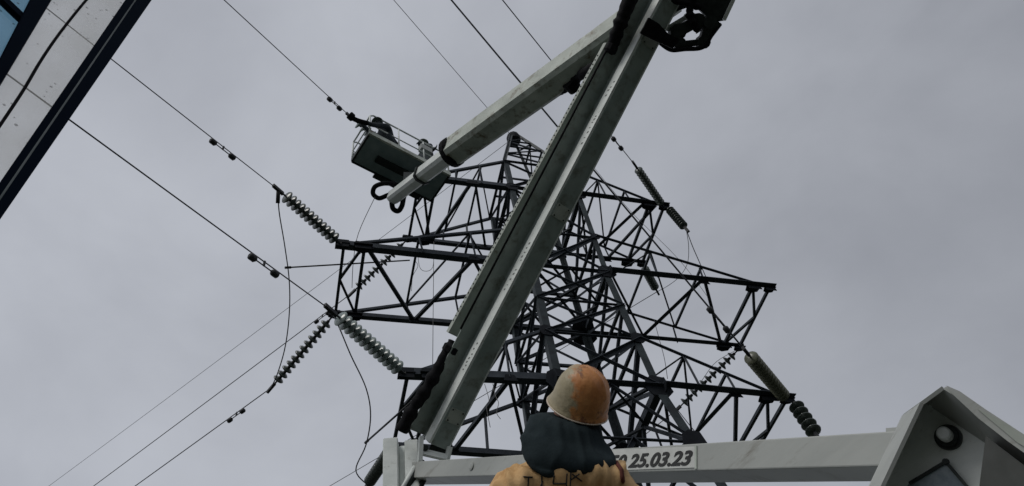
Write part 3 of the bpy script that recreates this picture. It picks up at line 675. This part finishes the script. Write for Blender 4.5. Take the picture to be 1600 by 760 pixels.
rail([bp(0, 0, .95), bp(0, 1, .95)]); rail([bp(1, 0, .95), bp(1, 1, .95)]); rail([bp(0, 0, .5), bp(1, 0, .5)], .016); rail([bp(0, 1, .5), bp(1, 1, .5)], .016)
rail([bp(0, 0, .5), bp(0, 1, .5)], .016); rail([bp(1, 0, .5), bp(1, 1, .5)], .016)
for s in (.36, .68): rail([bp(s, 0, .05), bp(s, 0, hr)], .02); rail([bp(s, 1, .05), bp(s, 1, hr)], .02)
bm = BM(); plate(bm, [bp(0, 1.0, .05), bp(1, 1.0, .05), bp(1, 1.0, .42), bp(0, 1.0, .42)], bw_n, .015); mk('toe_board', bm, m_dgrey, basket)
bm = BM(); boxbar(bm, Ta.lerp(Tb, .75)+up*.1, Ta.lerp(Tb, .75)+up*.45+V((0, 0, 0)), .2, .2); mk('basket_mount', bm, m_dgrey, basket)
bm = BM(); boxbar(bm, bp(.2, .55, -.07), bp(.8, .55, -.07), .16, .1); mk('floor_beam', bm, m_dgrey, basket)
bm = BM(); plate(bm, [bp(.28, 1.0, -.04), bp(.86, 1.0, -.04), bp(.86, 1.14, -.04), bp(.28, 1.14, -.04)], up, .06); mk('floor_step', bm, m_dgrey, basket)
bm = BM(); c = bp(.72, .06, .78); boxbar(bm, c-ba_n*.16, c+ba_n*.16, .16, .22); lathe(bm, c+up*.1, up, [(0, .02), (.1, .02), (.12, .03)], 8); mk('control_box', bm, m_low, basket)
# truck under it: turret column, chassis, deck, wheels
ax = V((math.cos(R(47)), math.sin(R(47)), 0)); ay = V((-ax.y, ax.x, 0))
tc0 = V((turr.x, turr.y, 0)); dc = tc0 - ax*1.2 - V((0, 0, 0)) + ay*.35
def tp(x, y, z): return V((dc.x, dc.y, 0))+ax*x+ay*y+V((0, 0, z))
bm = BM(); A = V((turr.x, turr.y, DZ)); lathe(bm, A, up, [(0, .55), (.12, .55), (.14, .38), (.9, .34), (turr.z-DZ-.75, .30), (turr.z-DZ-.72, .42), (turr.z-DZ-.6, .42)], 28); mk('turret_column', bm, m_white, lift)
bm = BM(); prof(bm, A+up*(turr.z-DZ-.6), ow(1500, 800), rect(.4, .4), ax, rect(.3, .3)); mk('turret_neck', bm, m_white, lift)
bm = BM(); plate(bm, [tp(-3.2, -1.2, DZ-.04), tp(3.6, -1.2, DZ-.04), tp(3.6, 1.2, DZ-.04), tp(-3.2, 1.2, DZ-.04)], up, .08); bmesh.ops.bevel(bm, geom=bm.edges[:], offset=.015, segments=1, affect='EDGES'); mk('truck_deck', bm, m_deck, lift)
bm = BM()
for y in (-.42, .42): boxbar(bm, tp(-3.2, y, DZ-.2), tp(5.6, y, DZ-.2), .12, .24)
for x in (-2.6, -1.2, .2, 1.6, 3.0, 4.4): boxbar(bm, tp(x, -.36, DZ-.2), tp(x, .36, DZ-.2), .1, .16)
mk('chassis_frame', bm, m_dgrey, lift)
for x in (-2.2, -1.0, 4.4):
    for y in (-1.05, 1.05):
        bm = BM(); rr = .5; lathe(bm, tp(x, y-.15, GZ+rr), ay, [(0, .33), (.0, .46), (.04, .5), (.26, .5), (.30, .46), (.30, .33)], 28); wh = mk('wheel', bm, m_rubber, lift)
        bm = BM(); lathe(bm, tp(x, y-.13, GZ+rr), ay, [(0, .3), (.05, .28), (.13, .12), (.2, .28), (.26, .3)], 20); mk('rim', bm, m_grey, wh)
    bm = BM(); tube(bm, [tp(x, -1.0, GZ+.5), tp(x, 1.0, GZ+.5)], .07, 10); boxbar(bm, tp(x, -.42, GZ+.55), tp(x, -.42, DZ-.3), .1, .1); boxbar(bm, tp(x, .42, GZ+.55), tp(x, .42, DZ-.3), .1, .1); mk('axle', bm, m_dgrey, lift)
# cab
bm = BM(); cpts = [(3.9, -.95), (5.9, -.95), (6.1, .1), (5.75, 1.15), (3.9, 1.25)]
A = [bm.verts.new(tp(x, -1.15, DZ-.35+h+.35)) for x, h in ((3.75, -.3), (6.1, -.3), (6.15, .55), (5.7, 1.5), (3.75, 1.6))]; B = [bm.verts.new(tp(x, 1.15, DZ+h)) for x, h in ((3.75, -.3), (6.1, -.3), (6.15, .55), (5.7, 1.5), (3.75, 1.6))]
for i in range(5): bm.faces.new((A[i], A[(i+1) % 5], B[(i+1) % 5], B[i]))
bm.faces.new(A[::-1]); bm.faces.new(B); bmesh.ops.bevel(bm, geom=bm.edges[:], offset=.06, segments=2, affect='EDGES'); cab = mk('cab', bm, m_white, lift)
bm = BM(); plate(bm, [tp(6.15, -1.0, DZ+.62), tp(6.15, 1.0, DZ+.62), tp(5.76, 1.0, DZ+1.42), tp(5.76, -1.0, DZ+1.42)], (ax*.8+up*.4).normalized(), .03); mk('windscreen', bm, m_navy, cab)
for y in (-.8, .8):
    bm = BM(); lathe(bm, tp(6.1, y, DZ-.05), ax, [(0, .12), (.05, .11), (.06, 0)], 14); mk('headlight', bm, m_glass, cab)

# ------------------------------------------------------------------ window at top left (open cab window of a high vehicle)
OA, OB = P(-60, 424, 1.16), P(262, -42, 1.16)
# upright plane through outer edge; make B share the horizontal bearing plane
wd = (OB-OA)
k0 = P(0, 340, 1.2); nrm = V((-k0.x, -k0.y, 0)).normalized(); nrm = (nrm+V((.0, 0, -.1))).normalized()
def ww(x, y, off=0): return on_plane(x, y, k0+nrm*off, nrm)
bottom, top = (-90, 0), (0, 0)
def strip(name, x_top, y_left, w_top, w_left, m, par, t, off):
    """upright strip given by where its right edge meets the top and left image borders"""
    a, b = V((x_top, 0)), V((0, y_left)); dr = (b-a).normalized(); c, e = V((x_top-w_top, 0)), V((0, y_left-w_left)); dr2 = (e-c).normalized() if w_top < 140 else dr
    if w_top >= 140: e = b-V((0, w_left)); c = e-dr*(b-a).length
    pts = [a-dr*420, b+dr*300, e+dr2*300, c-dr2*420]
    bm = BM(); plate(bm, [ww(p.x, p.y, off) for p in pts], nrm, t); return mk(name, bm, m, par)
win = thing('cab_window', ww(-60, 420), 'dark framed rain speckled glass window edge at the top left corner', 'window')
strip('outer_frame', 237, 343, 24, 30, m_navy, win, .02, 0)
strip('light_seal', 214.5, 314.5, 4, 8, m_seal, win, .008, .004)
strip('inner_frame', 211, 307, 15, 22, m_navy, win, .014, 0)
strip('glass_pane', 197, 286, 124, 160, m_pane, win, .004, -.008)
strip('middle_bar', 80, 133, 32, 38, m_navy, win, .022, 0)
strip('tinted_glass', 49, 96, 150, 150, m_pane2, win, .004, -.006)
bm = BM(); a, b = ww(-5, -8, .0), ww(38, 33, .0); boxbar(bm, a, b, .012, .012, nrm); mk('cross_bar', bm, m_navy, win)
bm = BM(); tube(bm, smoothpts([ww(x, y, .004) for x, y in ((160, -25), (137, -2), (112, 28), (86, 62), (62, 98), (36, 142), (0, 196), (-30, 238), (-60, 285))], 6), .0024, 8); mk('black_cable', bm, m_rubber, win)

# ------------------------------------------------------------------ people
def skinmesh(name, pts, edges, m, par=None, root=0, sub=2, origin=None):
    """pts: list of (Vector, rx, ry)"""
    me = bpy.data.meshes.new(name); org = origin if origin is not None else pts[root][0]
    me.from_pydata([tuple(p[0]-org) for p in pts], edges, []); o = bpy.data.objects.new(name, me); coll.objects.link(o)
    o.modifiers.new('s', 'SKIN'); sb = o.modifiers.new('u', 'SUBSURF'); sb.levels = sb.render_levels = sub
    for i, p in enumerate(pts):
        sv = me.skin_vertices[0].data[i]; sv.radius = (p[1], p[2]); sv.use_root = (i == root)
    o.modifiers['s'].use_smooth_shade = True
    bpy.context.view_layer.update()
    me2 = bpy.data.meshes.new_from_object(o.evaluated_get(bpy.context.evaluated_depsgraph_get()))
    o.modifiers.clear(); old = o.data; o.data = me2; bpy.data.meshes.remove(old)
    me2.materials.clear(); me2.materials.append(m)
    for f in me2.polygons: f.use_smooth = True; f.material_index = 0
    if par: o.parent = par; o.location = org-wloc(par)
    else: o.location = org
    return o
def hand_chain(pts, edges, wi, wpos, dirn, side, curl, s=1):
    """palm + five fingers rooted at the wrist index"""
    dirn = dirn.normalized(); side = (side-dirn*side.dot(dirn)).normalized(); nrm_ = dirn.cross(side)
    p = wpos+dirn*.055*s; pts.append((p, .032*s, .018*s)); pi = len(pts)-1; edges.append((wi, pi))
    for k, (off, ln) in enumerate(((-.030, .062), (-.010, .072), (.011, .068), (.030, .052))):
        a = wpos+dirn*.095*s+side*off*s; i0 = len(pts); pts.append((a, .0095*s, .0095*s)); edges.append((pi, i0))
        b = a+(dirn*.8+nrm_*curl*.5).normalized()*ln*.5*s; c = b+(dirn*.5+nrm_*curl).normalized()*ln*.5*s
        pts.append((b, .0085*s, .0085*s)); edges.append((i0, i0+1)); pts.append((c, .007*s, .007*s)); edges.append((i0+1, i0+2))
    a = wpos+dirn*.04*s-side*.036*s; i0 = len(pts); pts.append((a, .012*s, .012*s)); edges.append((pi, i0))
    b = a+(dirn*.6-side*.6+nrm_*.4).normalized()*.035*s; pts.append((b, .0105*s, .0105*s)); edges.append((i0, i0+1))
    c = b+(dirn*.8+nrm_*.5).normalized()*.028*s; pts.append((c, .009*s, .009*s)); edges.append((i0+1, i0+2))

# --- the big worker
HS = .95
hc = P(909, 620, 3.15)                       # middle of the hat
toC = -hc.normalized()
hu = (CU*.88+CR*.25+toC*.30).normalized()   # hat axis
hg = (-CR*.74-CU*.05-toC*.65); hg = (hg-hu*hg.dot(hu)).normalized()    # face direction
hs = hg.cross(hu).normalized()              # his right
HM = Matrix((hs, hg, hu)).transposed()
def hp_(x, y, z): return hc+HM@V((x*HS, y*HS, z*HS*1.10))
neck = P(888, 706, 3.17)
shL, shR = P(774, 756, 3.12), P(984, 762, 3.10)
chest = P(882, 780, 3.14)
bodyfwd = V((CR.y*-1, CR.x, 0)).normalized(); bodyfwd = V((-.18, 1, 0)).normalized(); bright = V((bodyfwd.y, -bodyfwd.x, 0))
pel = V((chest.x+.03, chest.y+.03, DZ+.96)); 
per = [(pel, .15, .12), (pel.lerp(chest, .5), .16, .12), (chest, .17, .13), (neck-V((0, 0, .03)), .065, .065), (hp_(0, -.01, -.10), .06, .06), (hp_(0, .0, -.03), .085, .095), (hp_(0, 0, .05), .07, .08)]
ed = [(0, 1), (1, 2), (2, 3), (3, 4), (4, 5), (5, 6)]
hipw = .10
for sg in (-1, 1):
    i = len(per); hip = pel+bright*sg*hipw-up*.06; knee = V((hip.x, hip.y, DZ+.50))+bodyfwd*.03+bright*sg*.03; ank = V((knee.x, knee.y, DZ+.10))-bodyfwd*.04+bright*sg*.02; toe = V((ank.x, ank.y, DZ+.05))+bodyfwd*.19+bright*sg*.04
    per += [(hip, .095, .1), (knee, .06, .065), (ank, .045, .05), (V((ank.x, ank.y, DZ+.055)), .045, .05), (toe, .04, .045)]; ed += [(0, i), (i, i+1), (i+1, i+2), (i+2, i+3), (i+3, i+4)]
arms = []
for sg, sh in ((-1, shL), (1, shR)):
    i = len(per); sh2 = sh+(chest-sh)*.12-up*.05; el = sh-up*.30+bright*sg*.05+bodyfwd*.02; wr = el+bodyfwd*.22-up*.06-bright*sg*.06
    per += [(sh2, .065, .065), (el, .045, .045), (wr, .03, .026)]; ed += [(2, i), (i, i+1), (i+1, i+2)]; arms.append((sh2, el, wr))
    hand_chain(per, ed, i+2, wr, (bodyfwd-up*.2), bright*sg*-1, .8)
worker = skinmesh('person', per, ed, m_skin, origin=V((pel.x, pel.y, DZ)))
props(worker, 'worker seen from behind in orange hard hat, dark hood and tan orange jacket looking up', 'person')
# face details
bm = BM()
def blob(bm, c, r, n=10):
    m4 = Matrix.Translation(c) @ Matrix(((r[0], 0, 0), (0, r[1], 0), (0, 0, r[2]))).to_4x4()
    bmesh.ops.create_uvsphere(bm, u_segments=n*2, v_segments=n, radius=1, matrix=m4)
def hblob(bm, x, y, z, rx, ry, rz, n=12):
    vs_ = bmesh.ops.create_uvsphere(bm, u_segments=n*2, v_segments=n, radius=1)['verts']
    for v in vs_: v.co = hp_(x+v.co.x*rx, y+v.co.y*ry, z+v.co.z*rz)
hblob(bm, 0, .02, -.075, .072, .085, .105); hblob(bm, 0, .105, -.075, .014, .02, .025, 8)
for s in (-1, 1): hblob(bm, s*.077, -.012, -.055, .012, .02, .034, 8)
mk('face', bm, m_skin, worker, smooth=True)
bm = BM()
for s in (-1, 1): hblob(bm, s*.03, .098, -.05, .011, .008, .007, 6)
mk('eyes', bm, mat('eye', (.05, .04, .03), rough=.2), worker, smooth=True)
bm = BM(); hblob(bm, 0, .096, -.122, .024, .008, .006, 6); mk('mouth', bm, mat('lips', (.3, .1, .08)), worker, smooth=True)
bm = BM(); hblob(bm, 0, -.018, -.045, .079, .092, .06); mk('hair', bm, m_hair, worker, smooth=True)
# hard hat
bm = BM(); n = 96; rings = []
prz = [(-.058, 1.03), (-.055, 1.05), (-.049, 1.045), (-.044, 1.02), (-.040, 1.005), (-.02, 1.005), (.0, .99), (.02, .965), (.038, .93), (.054, .885), (.068, .83), (.08, .765), (.09, .69), (.099, .6), (.106, .5), (.111, .39), (.1145, .26), (.116, .12)]
for z, s in prz:
    ring = []
    for k in range(n):
        a = 2*math.pi*k/n; ca, sa = math.cos(a), math.sin(a)
        rx, ry = .108*s, .125*s
        if z < -.035 and sa > .2: ry += .018*(sa-.2)     # peak at the front
        rid = (.005*max(0, 1-abs(ca*rx)/.014) + .004*max(0, 1-abs(abs(ca*rx)-.042)/.010))*min(1, max(0, (z+.0)/.04))
        ring.append(bm.verts.new(hp_(ca*rx, sa*ry+.0, z+rid-(.008*sa if z < -.03 else 0))))
    rings.append(ring)
for A_, B_ in zip(rings, rings[1:]):
    for k in range(n): bm.faces.new((A_[k], A_[(k+1) % n], B_[(k+1) % n], B_[k]))
bm.faces.new(rings[-1])
hat = mk('hard_hat', bm, m_hat, worker, origin=hc.copy(), smooth=True)
pale_side(m_hat, (.34, .29, .18), tuple(-CR), .085, .108)   # beige blends in towards one side of the shell
sm = hat.modifiers.new('s', 'SOLIDIFY'); sm.thickness = .003; sm.offset = -1
n = 48
bm = BM(); ring = [hp_(math.cos(2*math.pi*k/n)*.108*1.045, math.sin(2*math.pi*k/n)*.125*1.045+(.018*max(0, math.sin(2*math.pi*k/n)-.2)), -.056-.008*math.sin(2*math.pi*k/n)) for k in range(n+1)]
tube(bm, ring, .0038, 6, caps=False); mk('hat_rim', bm, m_hatrim, hat, smooth=True)
# jacket torso: lofted rings with folds
def loft(name, rings, m, par, sub=1, fold=0, fs=8, closed_top=True, seed=0):
    bm = BM(); VR = []
    for ring in rings: VR.append([bm.verts.new(p) for p in ring])
    n = len(VR[0])
    for A_, B_ in zip(VR, VR[1:]):
        for k in range(n): bm.faces.new((A_[k], A_[(k+1) % n], B_[(k+1) % n], B_[k]))
    if closed_top: bm.faces.new(VR[-1])
    bm.faces.new(VR[0][::-1])
    bmesh.ops.recalc_face_normals(bm, faces=bm.faces)
    bmesh.ops.subdivide_edges(bm, edges=bm.edges[:], cuts=sub, use_grid_fill=True, smooth=.6)
    bm.normal_update()
    if fold:
        for v in bm.verts:
            q = V((v.co.dot(bright), v.co.dot(bodyfwd), v.co.z))*fs+V((seed, 0, 0))
            wv = noise.noise(q*.5+V((9, 2, 5)))*1.5
            f = 1-abs(noise.noise(V((q.x*1.7+wv, q.y*1.2, q.z*.5+wv*.5))))*3.2
            f = max(f, -.35)
            f += .2*max(-.5, 1-abs(noise.noise(V((q.x*3.1, q.y*2.5, q.z*1.6+wv))))*3.6)
            v.co += v.normal*f*fold
    return mk(name, bm, m, par, smooth=True)
down = (pel-neck).normalized()
n = 28; rings = []
cx = bright
for (c, wx, wy, rise) in ((pel-up*.12, .215, .15, 0), (pel+up*.05, .205, .145, 0), (pel.lerp(chest, .5), .215, .15, 0), (chest-up*.10, .235, .155, 0), ((shL+shR)/2-up*.05, .265, .15, .0), ((shL+shR)/2+up*.005, .255, .135, .01), ((shL+shR)/2+up*.045, .20, .11, .03), (neck-up*.065, .13, .10, .0), (neck-up*.02, .08, .08, 0)):
    ring = []
    for k in range(n):
        a = 2*math.pi*k/n; x = math.copysign(abs(math.cos(a))**.8, math.cos(a)); y = math.copysign(abs(math.sin(a))**.8, math.sin(a))
        ring.append(c+cx*x*wx+bodyfwd*y*wy)
    rings.append(ring)
jk = loft('jacket', rings, m_jacket, worker, sub=3, fold=.019, fs=8.5)
for sg, (s_, e_, w_) in zip((-1, 1), arms):
    rr = []; pts = smoothpts([s_+up*.035-bright*sg*.09, s_+bright*sg*.0, s_.lerp(e_, .5), e_, e_.lerp(w_, .5), w_], 5)
    bm = BM(); tube(bm, pts, [(.075+.012*min(1, i/4)) if i < 5 else .085-.0016*i+.004*math.sin(i*2.2) for i in range(len(pts))], 18); mk('sleeve', bm, m_jacket, jk, smooth=True)
# dark shoulder patch at the right sleeve
c0 = arms[1][0]-up*.06; bm = BM(); pts = smoothpts([c0+bright*.0-up*.0, c0.lerp(arms[1][1], .35), c0.lerp(arms[1][1], .8)], 4)
tube(bm, pts, .099, 18); mk('sleeve_patch', bm, m_hood, jk, smooth=True)
# trousers and boots
for sg in (-1, 1):
    hip = pel+bright*sg*hipw-up*.02; knee = V((hip.x, hip.y, DZ+.50))+bodyfwd*.03+bright*sg*.03; ank = V((knee.x, knee.y, DZ+.12))-bodyfwd*.04+bright*sg*.02
    bm = BM(); tube(bm, smoothpts([hip+up*.08, hip.lerp(knee, .5), knee, knee.lerp(ank, .5), ank], 4), [.125-.0025*i for i in range(17)], 16); mk('trouser_leg', bm, m_trous, worker, smooth=True)
    bm = BM(); blob(bm, V((ank.x, ank.y, DZ+.07))+bodyfwd*.08, (.06, .15, .065)); boxbar(bm, V((ank.x, ank.y, DZ+.02))-bodyfwd*.07, V((ank.x, ank.y, DZ+.02))+bodyfwd*.22, .11, .04); mk('boot', bm, m_rubber, worker, smooth=True)
# hood: bunched cloth round the neck, hanging to a point on the back
hoodpts = []; n = 36; rings = []
def hring(c, axr, axf, rx, ry): return [c+axr*math.cos(2*math.pi*k/n)*rx+axf*math.sin(2*math.pi*k/n)*ry for k in range(n)]
nc = P(880, 690, 3.14)
fr = CR; bk = toC
hr_ = [(P(866, 745, 2.955), .030, .015), (P(867, 740, 2.965), .070, .035), (P(872, 732, 2.99), .115, .06), (P(882, 721, 3.02), .160, .10), (P(888, 707, 3.05), .182, .13), (P(885, 692, 3.08), .174, .145), (P(881, 679, 3.11), .157, .145), (P(882, 668, 3.13), .147, .14), (P(886, 660, 3.14), .132, .125), (P(890, 654, 3.16), .105, .10)]
dpt = (CU*.25-toC*.95)
for c, rx, ry in hr_: rings.append(hring(c, (CR*.97-CU*.20), -toC*.9+CU*.15, rx, ry))
hood = loft('hood', rings, m_hood, worker, sub=3, fold=.0075, fs=7, seed=4)
# printed letters on the back of the jacket (upper part shows below the hood)
def surf(x, y):
    return P(x, y, 1)
dg = bpy.context.evaluated_depsgraph_get()
def raycast(o, x, y):
    org = o.matrix_world.inverted()@V((0, 0, 0)); dr = (o.matrix_world.inverted().to_3x3()@ray(x, y)).normalized()
    ok, loc, nn, fi = o.ray_cast(org, dr); return (o.matrix_world@loc) if ok else None
bpy.context.view_layer.update()
def stroke(bm, pts, wpx):
    P3 = []
    for a, b in zip(pts, pts[1:]):
        a, b = V(a), V(b); k = max(2, int((b-a).length/2))
        for i in range(k+1):
            t = i/k; x, y = a.lerp(b, t)
            h = raycast(jk, x, y)
            if h is not None: P3.append(h*.9995)
    if len(P3) > 1: tube(bm, P3, wpx*3/1210/2, 5)
bm = BM()
for st in ([(818, 745), (832, 746)], [(826, 745), (824, 775)], [(846, 742), (848, 775)], [(848, 752), (838, 775)],
           [(866, 743), (864, 756), (885, 756), (886, 740)], [(885, 756), (886, 775)], [(892, 738), (890, 775)], [(892, 750), (905, 741)], [(894, 741), (909, 752)]):
    stroke(bm, st, 2.2)
if len(bm.verts): mk('back_lettering', bm, m_ink, jk)
for xs_ in (972, ):
    bm = BM(); stroke(bm, [(962, 722), (971, 735), (974, 760), (975, 790)], 7)
    if len(bm.verts): mk('piping', bm, m_strip, jk)
# --- two small workers in the basket
def small_worker(base, lean, hands, label, hatm, tilt, hp0=.9):
    """hands: list of two target points"""
    pel = base+up*hp0; chest = pel+up*(.40 if hp0 > .6 else .26)+lean*(.7 if hp0 > .6 else 1.0); nk = chest+up*.17+lean*.18; hd = nk+up*.14+tilt
    s = lean.cross(up); s = s.normalized() if s.length > .01 else V((1, 0, 0))
    per = [(pel, .14, .11), (pel.lerp(chest, .5), .16, .13), (chest, .19, .14), (nk, .06, .06), (hd, .085, .095), (hd+up*.07, .07, .075)]
    ed = [(0, 1), (1, 2), (2, 3), (3, 4), (4, 5)]
    for sg in (-1, 1):
        i = len(per); hip = pel+s*sg*.09-up*.08; kn = base+s*sg*.15+up*.46+lean.normalized()*max(0, .9-hp0)*.9; an = base+s*sg*.14+up*.09; toe = an-up*.045+lean.normalized()*.14
        per += [(hip, .09, .09), (kn, .065, .065), (an, .05, .05), (toe, .045, .045)]; ed += [(0, i), (i, i+1), (i+1, i+2), (i+2, i+3)]
    for sg, h in zip((-1, 1), hands):
        i = len(per); sh = chest+s*sg*.2+up*.06; el = sh.lerp(h, .5)-up*.10; v = h-el
        wr = el+v*.85
        per += [(sh, .08, .08), (el, .06, .06), (wr, .045, .045)]; ed += [(2, i), (i, i+1), (i+1, i+2)]
        hand_chain(per, ed, i+2, wr, v, s*-sg, .8)
    o = skinmesh('person', per, ed, m_work, origin=base); props(o, label, 'person', None)
    bm = BM(); nrm_ = (up+tilt*1.5).normalized(); c = hd+up*.05
    lathe(bm, c, nrm_, [(-.02, .145), (-.005, .145), (.0, .125), (.05, .118), (.09, .085), (.115, .03), (.118, 0)], 18); mk('hard_hat', bm, hatm, o, smooth=True)
    return o
m_dhat = mat('dark_hat', (.03, .045, .04), (.05, .07, .06), rough=.35)
m_ghat = mat('grey_green_hat', (.10, .13, .11), (.16, .19, .17), rough=.35)
b1 = bp(.38, .30, .03); l1 = (P(548, 183, 1).normalized()*18.6-b1); l1.z = 0; l1 = l1.normalized()*.42
t1 = P(552, 186, 18.6)
small_worker(b1, l1, [P(556, 187, 18.75), P(562, 190, 18.6)], 'worker in dark clothes at the left end of the basket reaching for the conductor', m_dhat, l1*.3-up*.06, .45)
b2 = bp(.86, .40, .03); l2 = (bp(.5, .2)-b2).normalized()*.16; l2.z = 0
small_worker(b2, l2, [bp(.66, .1, 1.05), bp(.84, -.02, 1.05)], 'worker in dark clothes at the boom end of the basket beside the control box', m_ghat, l2*.3, .9)
# black come-along / sleeve on the conductor at his hands
bm = BM(); tube(bm, smoothpts([P(545, 179, 18.6), P(553, 186, 18.6), P(563, 190, 18.6), P(575, 193, 18.65)], 5), [.08]+[.10]*4+[.06]*11, 8); props(mk('line_grip', bm, m_rubber), 'black line grip on the conductor end left of the basket', 'tool')
